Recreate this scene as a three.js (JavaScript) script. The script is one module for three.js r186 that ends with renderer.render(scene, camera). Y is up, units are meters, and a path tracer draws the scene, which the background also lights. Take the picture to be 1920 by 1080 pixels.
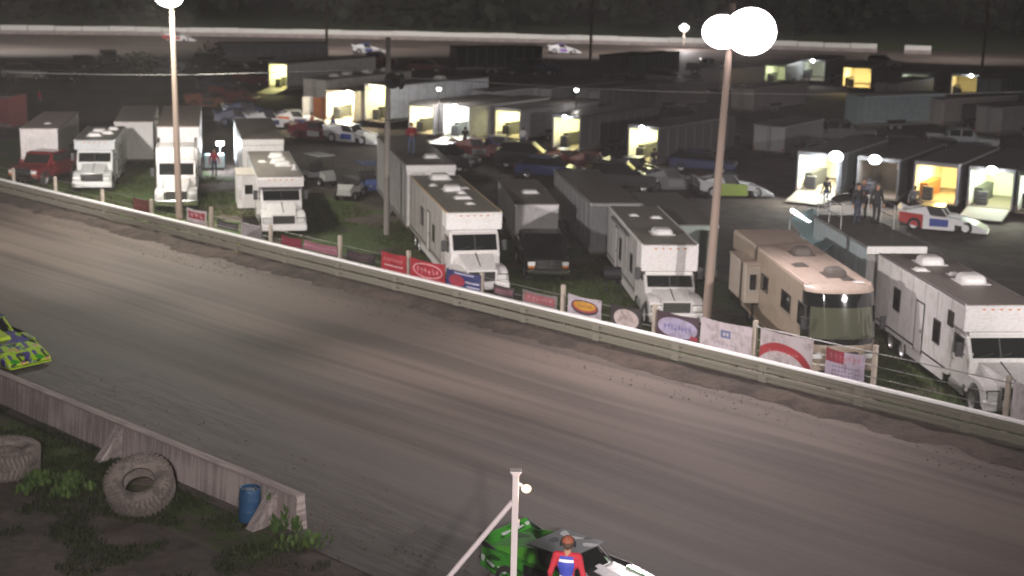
import * as THREE from 'three';
import { RoundedBoxGeometry } from 'three/addons/geometries/RoundedBoxGeometry.js';
import { mergeGeometries, toCreasedNormals } from 'three/addons/utils/BufferGeometryUtils.js';
import { MarchingCubes } from 'three/addons/objects/MarchingCubes.js';
import { RectAreaLightUniformsLib } from 'three/addons/lights/RectAreaLightUniformsLib.js';

// ---------------------------------------------------------------- camera, sky, exposure
const scene = new THREE.Scene();
const camera = new THREE.PerspectiveCamera(21.56, 16 / 9, 0.5, 1200);
camera.position.set(0, 14.8, 0);
camera.rotation.set(THREE.MathUtils.degToRad(-12.7), 0, THREE.MathUtils.degToRad(1.27), 'YXZ');
camera.focus = 26; camera.userData.fStop = 1.0;   // the camcorder holds focus on the flag stand, so the pits go soft
const renderer = new THREE.WebGLRenderer({ antialias: true });
renderer.toneMapping = THREE.LinearToneMapping;
renderer.toneMappingExposure = 1.0;
renderer.shadowMap.enabled = true;
RectAreaLightUniformsLib.init();
{ // a moonless night sky: dim and even, a little glow towards the horizon
  const W = 64, Hh = 32, d = new Float32Array(W * Hh * 4);
  for (let j = 0; j < Hh; j++) for (let i = 0; i < W; i++) {
    const el = Math.abs((j + 0.5) / Hh - 0.5) * 2, k = 1 + 0.5 * Math.exp(-el * 5), o = (j * W + i) * 4;
    d[o] = 0.012 * k; d[o + 1] = 0.0108 * k; d[o + 2] = 0.0103 * k; d[o + 3] = 1;
  }
  const t = new THREE.DataTexture(d, W, Hh, THREE.RGBAFormat, THREE.FloatType);
  t.mapping = THREE.EquirectangularReflectionMapping; t.magFilter = THREE.LinearFilter; t.needsUpdate = true;
  scene.background = t; scene.environment = t;
}
scene.fog = new THREE.FogExp2(new THREE.Color(0.93, 0.88, 0.86), 0.0007);   // track dust hanging in the lamp light
const FLOOD = 620;         // candela of one floodlight head on the track poles

// ---------------------------------------------------------------- helpers
const DEG = Math.PI / 180;
let seed = 12345;
const rnd = () => { seed = (seed * 1664525 + 1013904223) >>> 0; return seed / 4294967296; };
const rr = (a, b) => a + (b - a) * rnd();
const names = new Map();
function numbered(name) {
  const k = names.get(name) || 0; names.set(name, k + 1);
  return k ? name + '_' + String(k).padStart(3, '0') : name;
}
function tag(o, label, category, group) {
  o.userData.label = label; o.userData.category = category;
  if (group) o.userData.group = group;
  return o;
}
function thing(name, label, category, x, z, yaw = 0, group, y = 0) {
  const g = new THREE.Group(); g.name = numbered(name); scene.add(g);
  g.position.set(x, y, z); g.rotation.y = yaw * DEG;
  return tag(g, label, category, group);
}
function obj(name, geo, m, parent) {
  const o = new THREE.Mesh(Array.isArray(geo) ? join(geo) : geo, m);
  o.castShadow = o.receiveShadow = true;
  if (parent) { o.name = name; parent.add(o); } else { o.name = numbered(name); scene.add(o); }
  return o;
}
function struct(name, geo, m) { const o = obj(name, geo, m); o.userData.kind = 'structure'; return o; }
function join(list) {
  const l = list.map(g => { const q = g.index ? g.toNonIndexed() : g.clone(); for (const k of Object.keys(q.attributes)) if (!['position', 'normal', 'uv'].includes(k)) q.deleteAttribute(k); return q; });
  return mergeGeometries(l);
}
const box = (w, h, d, x = 0, y = 0, z = 0) => new THREE.BoxGeometry(w, h, d).translate(x, y, z);
const rbox = (w, h, d, x = 0, y = 0, z = 0, r = 0.04) => new RoundedBoxGeometry(w, h, d, 2, Math.min(r, w / 2.05, h / 2.05, d / 2.05)).translate(x, y, z);
const cyl = (r0, r1, h, x = 0, y = 0, z = 0, n = 16) => new THREE.CylinderGeometry(r1, r0, h, n).translate(x, y, z);
function bar(a, b, r, n = 8, r2 = r) {   // a round bar from a to b
  const A = new THREE.Vector3(...a), B = new THREE.Vector3(...b), d = B.clone().sub(A);
  const g = new THREE.CylinderGeometry(r2, r, d.length(), n);
  g.applyQuaternion(new THREE.Quaternion().setFromUnitVectors(new THREE.Vector3(0, 1, 0), d.clone().normalize()));
  return g.translate(...A.add(B).multiplyScalar(0.5).toArray());
}
function slab8(p) {   // a six-sided block from its 8 corners: 0-3 bottom ring, 4-7 top ring
  const f = [[0, 3, 2, 1], [4, 5, 6, 7], [0, 1, 5, 4], [1, 2, 6, 5], [2, 3, 7, 6], [3, 0, 4, 7]], pos = [], uv = [];
  for (const q of f) for (const [k, u, v] of [[0, 0, 0], [1, 1, 0], [2, 1, 1], [0, 0, 0], [2, 1, 1], [3, 0, 1]]) { pos.push(...p[q[k]]); uv.push(u, v); }
  const g = new THREE.BufferGeometry();
  g.setAttribute('position', new THREE.Float32BufferAttribute(pos, 3)); g.setAttribute('uv', new THREE.Float32BufferAttribute(uv, 2));
  g.computeVertexNormals(); return g;
}
// a block running along z: rear (zb) and front (zf) sections given as [halfwidth low, halfwidth high, y low, y high]
const taper = (zb, zf, [bl, bh, b0, b1], [fl, fh, f0, f1], x = 0) => slab8([[x - bl, b0, zb], [x - fl, f0, zf], [x + fl, f0, zf], [x + bl, b0, zb], [x - bh, b1, zb], [x - fh, f1, zf], [x + fh, f1, zf], [x + bh, b1, zb]]);
function profile(pts, w, bevel = 0.04, x = 0) {   // a side outline [z, y] carried across the width
  const s = new THREE.Shape(pts.map(([z, y]) => new THREE.Vector2(-z, y)));
  const g = new THREE.ExtrudeGeometry(s, { depth: w - 2 * bevel, bevelEnabled: bevel > 0, bevelSize: bevel, bevelThickness: bevel, bevelOffset: -bevel, bevelSegments: 2, curveSegments: 8 });
  g.translate(0, 0, -(w - 2 * bevel) / 2); g.rotateY(Math.PI / 2);
  return g.translate(x, 0, 0);
}
const C = (r, g, b) => new THREE.Color().setRGB(r, g, b);
const mats = new Map();
function std(r, g, b, rough = 0.8, metal = 0, extra) {
  const k = [r, g, b, rough, metal, extra ? JSON.stringify(Object.keys(extra)) + rnd() : ''].join();
  if (!extra && mats.has(k)) return mats.get(k);
  const m = new THREE.MeshStandardMaterial({ color: C(r, g, b), roughness: rough, metalness: metal, side: THREE.DoubleSide, ...extra });
  mats.set(k, m); return m;
}
const paint = (r, g, b, rough = 0.35) => {
  const k = 'p' + [r, g, b, rough].join();
  if (!mats.has(k)) mats.set(k, new THREE.MeshPhysicalMaterial({ color: C(r, g, b), roughness: rough, clearcoat: 0.6, clearcoatRoughness: 0.15, side: THREE.DoubleSide }));
  return mats.get(k);
};
const glow = (r, g, b, k) => new THREE.MeshStandardMaterial({ color: C(0.8, 0.8, 0.8), emissive: C(r, g, b), emissiveIntensity: k, roughness: 0.5 });
// smooth lattice noise that repeats after px, py cells
function lattice(px, py, s) {
  const t = new Float32Array(px * py); let q = (s * 7919 + 17) >>> 0;
  for (let i = 0; i < t.length; i++) { q = (q * 1664525 + 1013904223) >>> 0; t[i] = q / 4294967296; }
  return (x, y) => {
    const i = Math.floor(x), j = Math.floor(y); let u = x - i, v = y - j; u = u * u * (3 - 2 * u); v = v * v * (3 - 2 * v);
    const i0 = ((i % px) + px) % px, i1 = (i0 + 1) % px, j0 = ((j % py) + py) % py, j1 = (j0 + 1) % py;
    return (t[j0 * px + i0] * (1 - u) + t[j0 * px + i1] * u) * (1 - v) + (t[j1 * px + i0] * (1 - u) + t[j1 * px + i1] * u) * v;
  };
}
function texture(w, h, fn, srgb = true) {
  const d = new Uint8Array(w * h * 4);
  for (let j = 0; j < h; j++) for (let i = 0; i < w; i++) {
    const c = fn(i / w, j / h), o = (j * w + i) * 4;
    for (let k = 0; k < 3; k++) d[o + k] = Math.max(0, Math.min(255, 255 * (srgb ? Math.pow(Math.max(0, c[k]), 1 / 2.2) : c[k])));
    d[o + 3] = 255;
  }
  const t = new THREE.DataTexture(d, w, h); t.magFilter = THREE.LinearFilter; t.minFilter = THREE.LinearMipmapLinearFilter; t.generateMipmaps = true;
  t.wrapS = t.wrapT = THREE.RepeatWrapping; if (srgb) t.colorSpace = THREE.SRGBColorSpace; t.needsUpdate = true; return t;
}
const mixc = (a, b, k) => [a[0] + (b[0] - a[0]) * k, a[1] + (b[1] - a[1]) * k, a[2] + (b[2] - a[2]) * k];
const sm = (a, b, x) => { x = Math.max(0, Math.min(1, (x - a) / (b - a))); return x * x * (3 - 2 * x); };
// the near straight: t metres along the guardrail, s metres from it (+ is the track side)
const RAIL = [-30, -87.4], E = [0.7282, 0.6853], N = [-0.6853, 0.7282], RAILYAW = -43.26;   // local +x runs along the rail
const rp = (t, s = 0) => [RAIL[0] + E[0] * t + N[0] * s, RAIL[1] + E[1] * t + N[1] * s];

// ---------------------------------------------------------------- shared materials
const M = {
  steel: std(0.32, 0.32, 0.31, 0.45, 0.7), darkSteel: std(0.06, 0.06, 0.06, 0.5, 0.5), chrome: std(0.75, 0.75, 0.75, 0.12, 1), alu: std(0.6, 0.6, 0.6, 0.35, 0.8),
  rubber: std(0.022, 0.021, 0.02, 0.85), black: std(0.015, 0.015, 0.016, 0.6), chassis: std(0.03, 0.03, 0.03, 0.7), plastic: std(0.04, 0.04, 0.042, 0.5),
  glass: new THREE.MeshPhysicalMaterial({ color: C(0.012, 0.014, 0.014), roughness: 0.04, clearcoat: 1, clearcoatRoughness: 0.03, side: THREE.DoubleSide }),
  lampGlass: new THREE.MeshPhysicalMaterial({ color: C(0.6, 0.6, 0.58), roughness: 0.1, clearcoat: 1 }),
  amber: std(0.6, 0.2, 0.02, 0.3), redLens: std(0.4, 0.01, 0.01, 0.3),
};
const grimeN = [lattice(64, 8, 3), lattice(16, 16, 4), lattice(128, 128, 5)];
const grime = texture(512, 512, (u, v) => {   // road film: rain streaks and blotches of dust, worn unevenly
  const k = 0.55 * grimeN[0](u * 64, v * 8) + 0.3 * grimeN[1](u * 16, v * 16) + 0.15 * grimeN[2](u * 128, v * 128);
  return mixc([1, 1, 1], [0.84, 0.81, 0.77], sm(0.35, 0.85, k));
});
const shell = (r, g, b, rough = 0.42) => { const k = 's' + [r, g, b, rough]; if (!mats.has(k)) mats.set(k, new THREE.MeshPhysicalMaterial({ color: C(r, g, b), roughness: rough, map: grime, clearcoat: 0.25, clearcoatRoughness: 0.3, side: THREE.DoubleSide })); return mats.get(k); };
const roofMat = (r, g, b) => shell(r, g, b, 0.75);
const white = shell(0.72, 0.71, 0.7), silver = shell(0.48, 0.48, 0.48);

// ---------------------------------------------------------------- ground, tracks, grass
function sheet(corners, nu, nv, y, uvScale, height) {   // a grid between four corners [x, z]: a->b along u, a->d along v
  const [a, b, c, d] = corners, pos = [], uv = [], idx = [];
  for (let j = 0; j <= nv; j++) for (let i = 0; i <= nu; i++) {
    const u = i / nu, v = j / nv, x = (a[0] * (1 - u) + b[0] * u) * (1 - v) + (d[0] * (1 - u) + c[0] * u) * v, z = (a[1] * (1 - u) + b[1] * u) * (1 - v) + (d[1] * (1 - u) + c[1] * u) * v;
    pos.push(x, y + (height ? height(x, z, u, v) : 0), z); uv.push(...(uvScale ? [x / uvScale, z / uvScale] : [u, v]));
    if (i < nu && j < nv) { const k = j * (nu + 1) + i; idx.push(k, k + nu + 1, k + 1, k + 1, k + nu + 1, k + nu + 2); }
  }
  const g = new THREE.BufferGeometry();
  g.setAttribute('position', new THREE.Float32BufferAttribute(pos, 3)); g.setAttribute('uv', new THREE.Float32BufferAttribute(uv, 2)); g.setIndex(idx); g.computeVertexNormals();
  return g;
}
const gn = [lattice(8, 8, 11), lattice(32, 32, 12), lattice(128, 128, 13), lattice(512, 512, 14)];
const soil = texture(1024, 1024, (u, v) => {
  const a = gn[0](u * 8, v * 8), b = gn[1](u * 32, v * 32), c = gn[2](u * 128, v * 128), d = gn[3](u * 512, v * 512);
  const k = 0.35 * a + 0.3 * b + 0.2 * c + 0.15 * d;
  return mixc([0.045, 0.034, 0.028], [0.12, 0.09, 0.074], sm(0.25, 0.75, k));
});
const soilBump = texture(512, 512, (u, v) => { const k = 0.4 * gn[1](u * 32, v * 32) + 0.35 * gn[2](u * 128, v * 128) + 0.25 * gn[3](u * 256, v * 256); return [k, k, k]; }, false);
const turf = texture(1024, 1024, (u, v) => {
  const a = gn[0](u * 8 + 3, v * 8), b = gn[1](u * 32, v * 32 + 5), c = gn[2](u * 128 + 9, v * 128), d = gn[3](u * 512, v * 512);
  const g = mixc([0.035, 0.062, 0.014], [0.085, 0.13, 0.03], sm(0.2, 0.8, 0.5 * c + 0.5 * d));
  return mixc(g, [0.1, 0.083, 0.06], sm(0.56, 0.72, 0.5 * a + 0.35 * b + 0.15 * d));
});
const soilMat = std(1, 1, 1, 0.95, 0, { map: soil, bumpMap: soilBump, bumpScale: 0.05 });
const turfMat = std(1, 1, 1, 0.95, 0, { map: turf, bumpMap: soilBump, bumpScale: 0.06 });
struct('ground', sheet([[-420, -560], [420, -560], [420, 60], [-420, 60]], 40, 40, 0, 26), soilMat);

// racing surface: long smeared grooves that run with the traffic
const tn = [lattice(2, 14, 21), lattice(3, 60, 22), lattice(5, 200, 23), lattice(16, 512, 24), lattice(6, 8, 25), lattice(90, 260, 26), lattice(500, 500, 27), lattice(1, 16, 28), lattice(14, 22, 29)];
function streaks(u, v) {
  const w = v + 0.03 * (tn[4](u * 6, v * 8) - 0.5);
  return 0.24 * tn[0](u * 2, w * 14) + 0.27 * tn[1](u * 3, w * 60) + 0.13 * tn[2](u * 5, w * 200) + 0.05 * tn[3](u * 16, w * 512) + 0.23 * tn[8](u * 14, v * 22) + 0.08 * tn[6](u * 500, v * 500);
}
const clay = texture(2048, 1024, (u, v) => {   // u: 72 m along the straight, v: rail to inside wall
  const k = streaks(u, v), big = tn[8](u * 14 + 3, v * 22), lump = tn[5](u * 90, v * 260) * (0.35 + 0.65 * tn[4](u * 6 + 5, v * 8));
  let c = mixc([0.083, 0.064, 0.055], [0.165, 0.128, 0.108], sm(0.27, 0.73, k));
  const groove = sm(0.42, 0.74, v + 0.2 * (tn[7](0, v * 16) - 0.5)) * (0.6 + 0.4 * tn[1](u * 3, v * 60));   // polished, greyer clay low on the track
  c = mixc(c, [0.086 + 0.05 * k, 0.082 + 0.047 * k, 0.078 + 0.045 * k], 0.85 * groove);
  const wet = sm(0.68, 0.76, v + 0.05 * big) * (1 - sm(0.84, 0.9, v + 0.05 * big)) * (1 - sm(0.05, 0.1, Math.abs(u - 0.53)));   // churned damp patch
  c = mixc(c, lump > 0.27 ? [0.05, 0.048, 0.045] : [0.14, 0.13, 0.122], 0.4 * wet * sm(0.1, 0.5, Math.abs(lump - 0.27) * 3));
  const churn = sm(0.7, 0.92, v) * sm(0.3, 0.46, lump);                        // clods thrown to the inside edge
  return mixc(c, [0.06, 0.053, 0.049], 0.5 * churn);
});
const clayBump = texture(1024, 1024, (u, v) => { const k = 0.75 * streaks(u, v) + 0.25 * tn[5](u * 90, v * 260); return [k, k, k]; }, false);
const clayMat = std(1, 1, 1, 0.78, 0, { map: clay, bumpMap: clayBump, bumpScale: 0.02 });
for (const q of [clay, clayBump]) q.wrapS = THREE.RepeatWrapping;
{
  const g = sheet([rp(-70, 0), rp(130, 0), rp(130, 20.6), rp(-70, 20.6)], 100, 16, 0.022, 0, (x, z, u, v) => 0.012 * Math.sin(u * 90 + v * 4));
  const uv = g.attributes.uv; for (let i = 0; i < uv.count; i++) uv.setX(i, uv.getX(i) * 200 / 72);
  struct('dirt_track', g, clayMat);
  // ridge of loose dirt thrown up against the guardrail, and the ragged edge past the concrete wall
  const bn = lattice(256, 32, 31);
  const ridge = (t0, t1, s0, s1, h, y, bank) => {   // ragged edge towards the racing surface
    const nu = Math.round((t1 - t0) * 4), nv = 10, g = sheet([rp(t0, s0), rp(t1, s0), rp(t1, s1), rp(t0, s1)], nu, nv, y, 9, (x, z, u, v) => h * Math.sin(Math.PI * v) * sm(0, 0.05, u) * (0.45 + bn(u * (t1 - t0) * 1.3 % 256, v * 6))), p = g.attributes.position;
    for (let j = 0; j <= nv; j++) for (let i = 0; i <= nu; i++) {
      const u = i / nu, v = j / nv, q = bn(u * (t1 - t0) * 0.9 % 256, 3) - 0.5 + 0.4 * (bn(u * (t1 - t0) * 4 % 256, 9) - 0.5), k = j * (nu + 1) + i;
      const d = bank ? (1 - v) * (q * 1.3 + 2.6 * (1 - sm(0, 0.16, u))) : v * q * 0.7; p.setX(k, p.getX(k) + N[0] * d); p.setZ(k, p.getZ(k) + N[1] * d);
    }
    g.computeVertexNormals(); return g;
  };
  const loose = std(0.72, 0.68, 0.66, 1, 0, { map: soil, bumpMap: soilBump, bumpScale: 0.06 });
  struct('dirt_ridge', ridge(-60, 110, -0.35, 1.5, 0.16, 0.03), loose);
  struct('dirt_bank', ridge(53.6, 110, 18.9, 22.6, 0.1, 0.036, true), loose);
  struct('grass_verge', sheet([rp(-70, -15.5), rp(110, -13), rp(110, -0.2), rp(-70, -0.2)], 60, 8, 0.005, 14, (x, z, u, v) => 0.02 * Math.sin(u * 71) * Math.sin(v * 9)), turfMat);
  struct('grass_patch', sheet([rp(20, 20.9), rp(53.2, 20.6), rp(54, 22.4), rp(24, 23)], 30, 8, 0.004, 9), turfMat);
}
// the far side of the oval
const farClay = std(1.0, 0.97, 0.97, 0.7, 0, { map: (() => { const q = clay.clone(); q.repeat.set(1, 1); q.needsUpdate = true; return q; })() });
{
  const g = sheet([[-150, -243], [150, -243], [150, -188], [-150, -186]], 40, 12, 0.006, 0);
  const uv = g.attributes.uv; for (let i = 0; i < uv.count; i++) uv.setX(i, uv.getX(i) * 4);
  struct('far_track', g, farClay);
}
struct('far_embankment', sheet([[-420, -420], [420, -420], [420, -247], [-420, -247]], 30, 6, 0.01, 20, (x, z, u, v) => 9 * (1 - v)), turfMat);
struct('sandy_bank', sheet([[-95, -176], [-50, -172], [-48, -163], [-97, -166]], 24, 8, 0.004, 6, (x, z, u, v) => 1.5 * Math.sin(Math.PI * v) * Math.sin(Math.PI * u)), std(0.36, 0.26, 0.16, 0.95, 0, { bumpMap: soilBump, bumpScale: 0.05 }));

// grass blades and scrub that nobody could count
function tuftGeometry(n, h, w, spread) {
  const pos = [], nor = [];
  for (let i = 0; i < n; i++) {
    const a = rnd() * 6.283, r = spread * Math.sqrt(rnd()), x = r * Math.cos(a), z = r * Math.sin(a), b = rnd() * 6.283, H2 = h * rr(0.55, 1), lean = H2 * rr(0.1, 0.6), dx = Math.cos(b), dz = Math.sin(b);
    pos.push(x - dz * w, 0, z + dx * w, x + dz * w, 0, z - dx * w, x + dx * lean, H2, z + dz * lean);
    for (let k = 0; k < 3; k++) nor.push(dx * 0.5, 0.8, dz * 0.5);
  }
  const g = new THREE.BufferGeometry(); g.setAttribute('position', new THREE.Float32BufferAttribute(pos, 3)); g.setAttribute('normal', new THREE.Float32BufferAttribute(nor, 3)); return g;
}
function scatter(name, label, category, geo, m, n, place, tint) {
  const o = new THREE.InstancedMesh(geo, m, n), d = new THREE.Object3D(), c = new THREE.Color();
  for (let i = 0; i < n; i++) {
    const [x, z, s, y] = place(); d.position.set(x, y || 0, z); d.rotation.set(0, rnd() * 6.283, 0); d.scale.setScalar(s); d.updateMatrix(); o.setMatrixAt(i, d.matrix);
    const k = rnd(); o.setColorAt(i, c.setRGB(...tint(k, rnd())));
  }
  o.castShadow = o.receiveShadow = true; o.name = numbered(name); o.userData.kind = 'stuff'; tag(o, label, category); scene.add(o); return o;
}
const leafMat = new THREE.MeshStandardMaterial({ color: 0xffffff, roughness: 0.9, side: THREE.DoubleSide });
const patchN = lattice(64, 64, 41);
scatter('grass_blades', 'short green grass between the parked trucks behind the guardrail', 'grass', tuftGeometry(9, 0.16, 0.012, 0.16), leafMat, 16000, () => {
  for (;;) { const t = rr(-8, 70), s = -0.4 - 13 * rnd(), k = patchN(t * 0.35 + 9, s * 0.35 + 30); if (k > 0.36) return [...rp(t, s), rr(0.6, 1.3)]; }
}, (k, q) => mixc([0.045, 0.08, 0.015], [0.11, 0.13, 0.035], k));
scatter('verge_grass', 'rough dark grass on the dirt in front of the concrete wall', 'grass', tuftGeometry(12, 0.11, 0.01, 0.16), leafMat, 7500, () => {
  for (;;) { const t = rr(24, 55), s = 20.35 + 5.5 * rnd(), k = patchN(t * 0.9, s * 0.9) - 0.09 * (s - 20.4); if (k > 0.22 && !(s > 22 && t > 54)) return [...rp(t, s), rr(0.5, 1.25)]; }
}, (k, q) => mixc([0.035, 0.06, 0.012], [0.1, 0.115, 0.035], k * q));
scatter('dirt_clods', 'crumbs and clods of clay thrown to both edges of the dirt track', 'dirt', new THREE.IcosahedronGeometry(0.03, 0).scale(1.2, 0.7, 1), new THREE.MeshStandardMaterial({ color: 0xffffff, roughness: 1 }), 5200, () => {
  const t = rr(-5, 75), k = rnd(), s = k < 0.6 ? 0.3 + 3.2 * Math.pow(rnd(), 2.2) : k < 0.9 ? 19.7 - 3.5 * Math.pow(rnd(), 2) : 19.6 - 1.2 * rnd(); return [...rp(t, s), rr(0.3, 1.3), 0.035];
}, (k) => mixc([0.08, 0.063, 0.054], [0.16, 0.125, 0.105], k));
scatter('distant_woods', 'dark wall of trees beyond the far retaining wall', 'woods', (() => {
  const g = []; for (let i = 0; i < 14; i++) g.push(new THREE.CircleGeometry(rr(0.5, 0.95), 5).rotateX(rr(-1.5, 1.5)).rotateY(rr(0, 6)).translate(rr(-1.3, 1.3), rr(-1, 1), rr(-1.3, 1.3))); return join(g);
})(), leafMat, 5200, () => { const x = rr(-130, 130), d = rnd(); return [x, -262 - 44 * d, rr(0.8, 1.7), 1 + 14 * Math.pow(rnd(), 0.7) + 2.5 * Math.sin(x * 0.11) + 6 * d]; }, (k) => mixc([0.012, 0.017, 0.008], [0.026, 0.032, 0.015], k));

// ---------------------------------------------------------------- walls
const concreteN = [lattice(9, 5, 51), lattice(3, 72, 52), lattice(200, 200, 53)];
const concreteTex = texture(512, 512, (u, v) => {
  const k = 0.35 * concreteN[0](u * 9, v * 5) + 0.45 * concreteN[1](u * 3, v * 72) + 0.2 * concreteN[2](u * 200, v * 200);
  return mixc([0.46, 0.39, 0.375], [0.26, 0.215, 0.205], sm(0.3, 0.75, k));
});
const concrete = std(1, 1, 1, 0.9, 0, { map: concreteTex, bumpMap: soilBump, bumpScale: 0.01 });
{ // near concrete wall with buttresses, broken off where the pit gate opens
  const [x, z] = rp(52.8, 20.05), w = thing('concrete_wall', 'weathered concrete barrier wall with buttresses along the inside of the dirt track', 'wall', x, z, RAILYAW);
  const P = 4.6;
  for (let k = 0; k < 7; k++) {
    const L = P - 0.02, cx = -k * P - L / 2, s = new THREE.Shape([[-0.2, 0], [0.2, 0], [0.13, 0.86], [0.13, 0.95], [-0.13, 0.95], [-0.13, 0.86]].map(p => new THREE.Vector2(...p)));
    const g = new THREE.ExtrudeGeometry(s, { depth: L, bevelEnabled: false }).rotateY(Math.PI / 2).translate(cx - L / 2, 0, 0);
    const uv = g.attributes.uv; for (let i = 0; i < uv.count; i++) uv.setXY(i, uv.getX(i) * 0.2 + k * 0.37, uv.getY(i) * 0.2);
    const p = obj('wall_panel', g, concrete, w);
    obj('top_lip', rbox(L, 0.05, 0.31, cx, 0.975, 0.01, 0.012), concrete, p);
  }
  for (const bx of [-0.95, -8.2, -15.4, -22.6]) obj('buttress', slab8([[bx - 0.15, 0, 0.12], [bx + 0.15, 0, 0.12], [bx + 0.15, 0, 0.95], [bx - 0.15, 0, 0.95], [bx - 0.15, 0.93, 0.1], [bx + 0.15, 0.93, 0.1], [bx + 0.15, 0.93, 0.16], [bx - 0.15, 0.93, 0.16]].map((p, i, a) => a[[0, 3, 2, 1, 4, 7, 6, 5][i]])), concrete, w);
}
{ // far white retaining wall, one cast section after another round the outside of the turn
  const w = thing('retaining_wall', 'long white painted concrete wall along the far edge of the track', 'wall', -8, -244.5, 0);
  const wp = std(1, 1, 1, 0.8, 0, { map: grime }); wp.color.setRGB(0.8, 0.79, 0.76);
  const bow = x => 0.00155 * x * x;
  for (let k = -22; k < 18; k++) {
    const x = k * 4 + 2, a = -Math.atan(0.0031 * x), b = new THREE.Matrix4().makeRotationY(a).setPosition(x, 0, bow(x));
    if (k === 16) continue;
    obj('wall_section', rbox(3.98, 0.78, 0.3, 0, 0.93 + 0.05 * Math.sin(k * 1.7), 0.04 * Math.sin(k * 2.3), 0.04).applyMatrix4(b), wp, w);
    obj('footing', box(4.02, 0.6, 0.42, 0, 0.28, -0.02).applyMatrix4(b), concrete, w);
  }
}
// ---------------------------------------------------------------- guardrail and catch fence
{
  const [x0, z0] = rp(0, 0), rail = thing('guardrail', 'double steel guardrail with white top edge between dirt track and parked trucks', 'guardrail', x0, z0, RAILYAW);
  const galv = std(0.3, 0.285, 0.235, 0.36, 0.45), capM = std(0.85, 0.84, 0.83, 0.3);
  const wave = (y) => [[0, y - 0.16], [0.02, y - 0.155], [0.085, y - 0.1], [0.085, y - 0.06], [0.01, y - 0.015], [0.01, y + 0.015], [0.085, y + 0.06], [0.085, y + 0.1], [0.02, y + 0.155], [0, y + 0.16]];
  const beam = (y, len, x) => {
    const p = wave(y), s = new THREE.Shape([...p.map(([a, b]) => new THREE.Vector2(-a - 0.006, b)), ...p.slice().reverse().map(([a, b]) => new THREE.Vector2(-a + 0.006, b))]);
    return new THREE.ExtrudeGeometry(s, { depth: len, bevelEnabled: false }).rotateY(Math.PI / 2).translate(x, 0, 0);
  };
  for (let k = -4; k < 22; k++) {
    const x = k * 3.81;
    for (const y of [0.33, 0.71]) { const b = obj('rail_beam', beam(y, 3.81 + 0.02, x), galv, rail); obj('splice_plate', box(0.34, 0.26, 0.016, x, y, 0.1), galv, b); }
    obj('top_channel', rbox(3.8, 0.1, 0.19, x + 1.905, 0.945, 0.03, 0.025), capM, rail);
    for (const q of [0.6, 2.5]) obj('rail_post', box(0.15, 0.9, 0.18, x + q, 0.45, -0.14), std(0.12, 0.09, 0.065, 0.9), rail);
  }
}
const FS = -0.72;   // the fence stands just behind the rail
{
  const [x0, z0] = rp(0, FS), f = thing('cable_fence', 'pale wooden posts carrying thin steel cables behind the guardrail', 'fence', x0, z0, RAILYAW);
  const wood = std(0.42, 0.36, 0.3, 0.85, 0, { bumpMap: soilBump, bumpScale: 0.006 });
  for (const [t, h] of [[0.2, 1.55], [4.9, 1.6], [9.8, 1.5], [14.5, 1.55], [19.8, 1.85], [24.6, 1.6], [29.7, 1.85], [34.3, 1.85], [38.8, 1.6], [43.3, 1.85], [47.9, 1.9], [52.4, 2.1], [57.2, 2.15], [61.9, 2.1], [66.6, 2.1], [-4.6, 1.6]])
    obj('fence_post', rbox(0.15, h, 0.15, t, h / 2, 0, 0.02), wood, f);
  for (const y of [1.05, 1.45]) obj('cable', bar([-8, y, 0.09], [70, y, 0.09], 0.012, 5), M.steel, f);
  obj('cable', bar([52.4, 1.9, 0.09], [70, 1.9, 0.09], 0.02, 5), M.steel, f);
  obj('cable', bar([57.2, 0.62, 0.09], [70, 0.62, 0.09], 0.012, 5), M.steel, f);
}
// ---------------------------------------------------------------- sponsor banners hung on the fence cables
function canvasTex(w, h, draw) {
  const c = document.createElement('canvas'); c.width = w; c.height = h; const q = c.getContext('2d'); draw(q, w, h);
  q.globalAlpha = 0.1; q.fillStyle = '#4a4038'; for (let i = 0; i < 60; i++) { q.beginPath(); q.ellipse(rnd() * w, rnd() * h, rr(2, 26), rr(2, 14), rnd() * 3, 0, 7); q.fill(); }
  const t = new THREE.CanvasTexture(c); t.colorSpace = THREE.SRGBColorSpace; return t;
}
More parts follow.
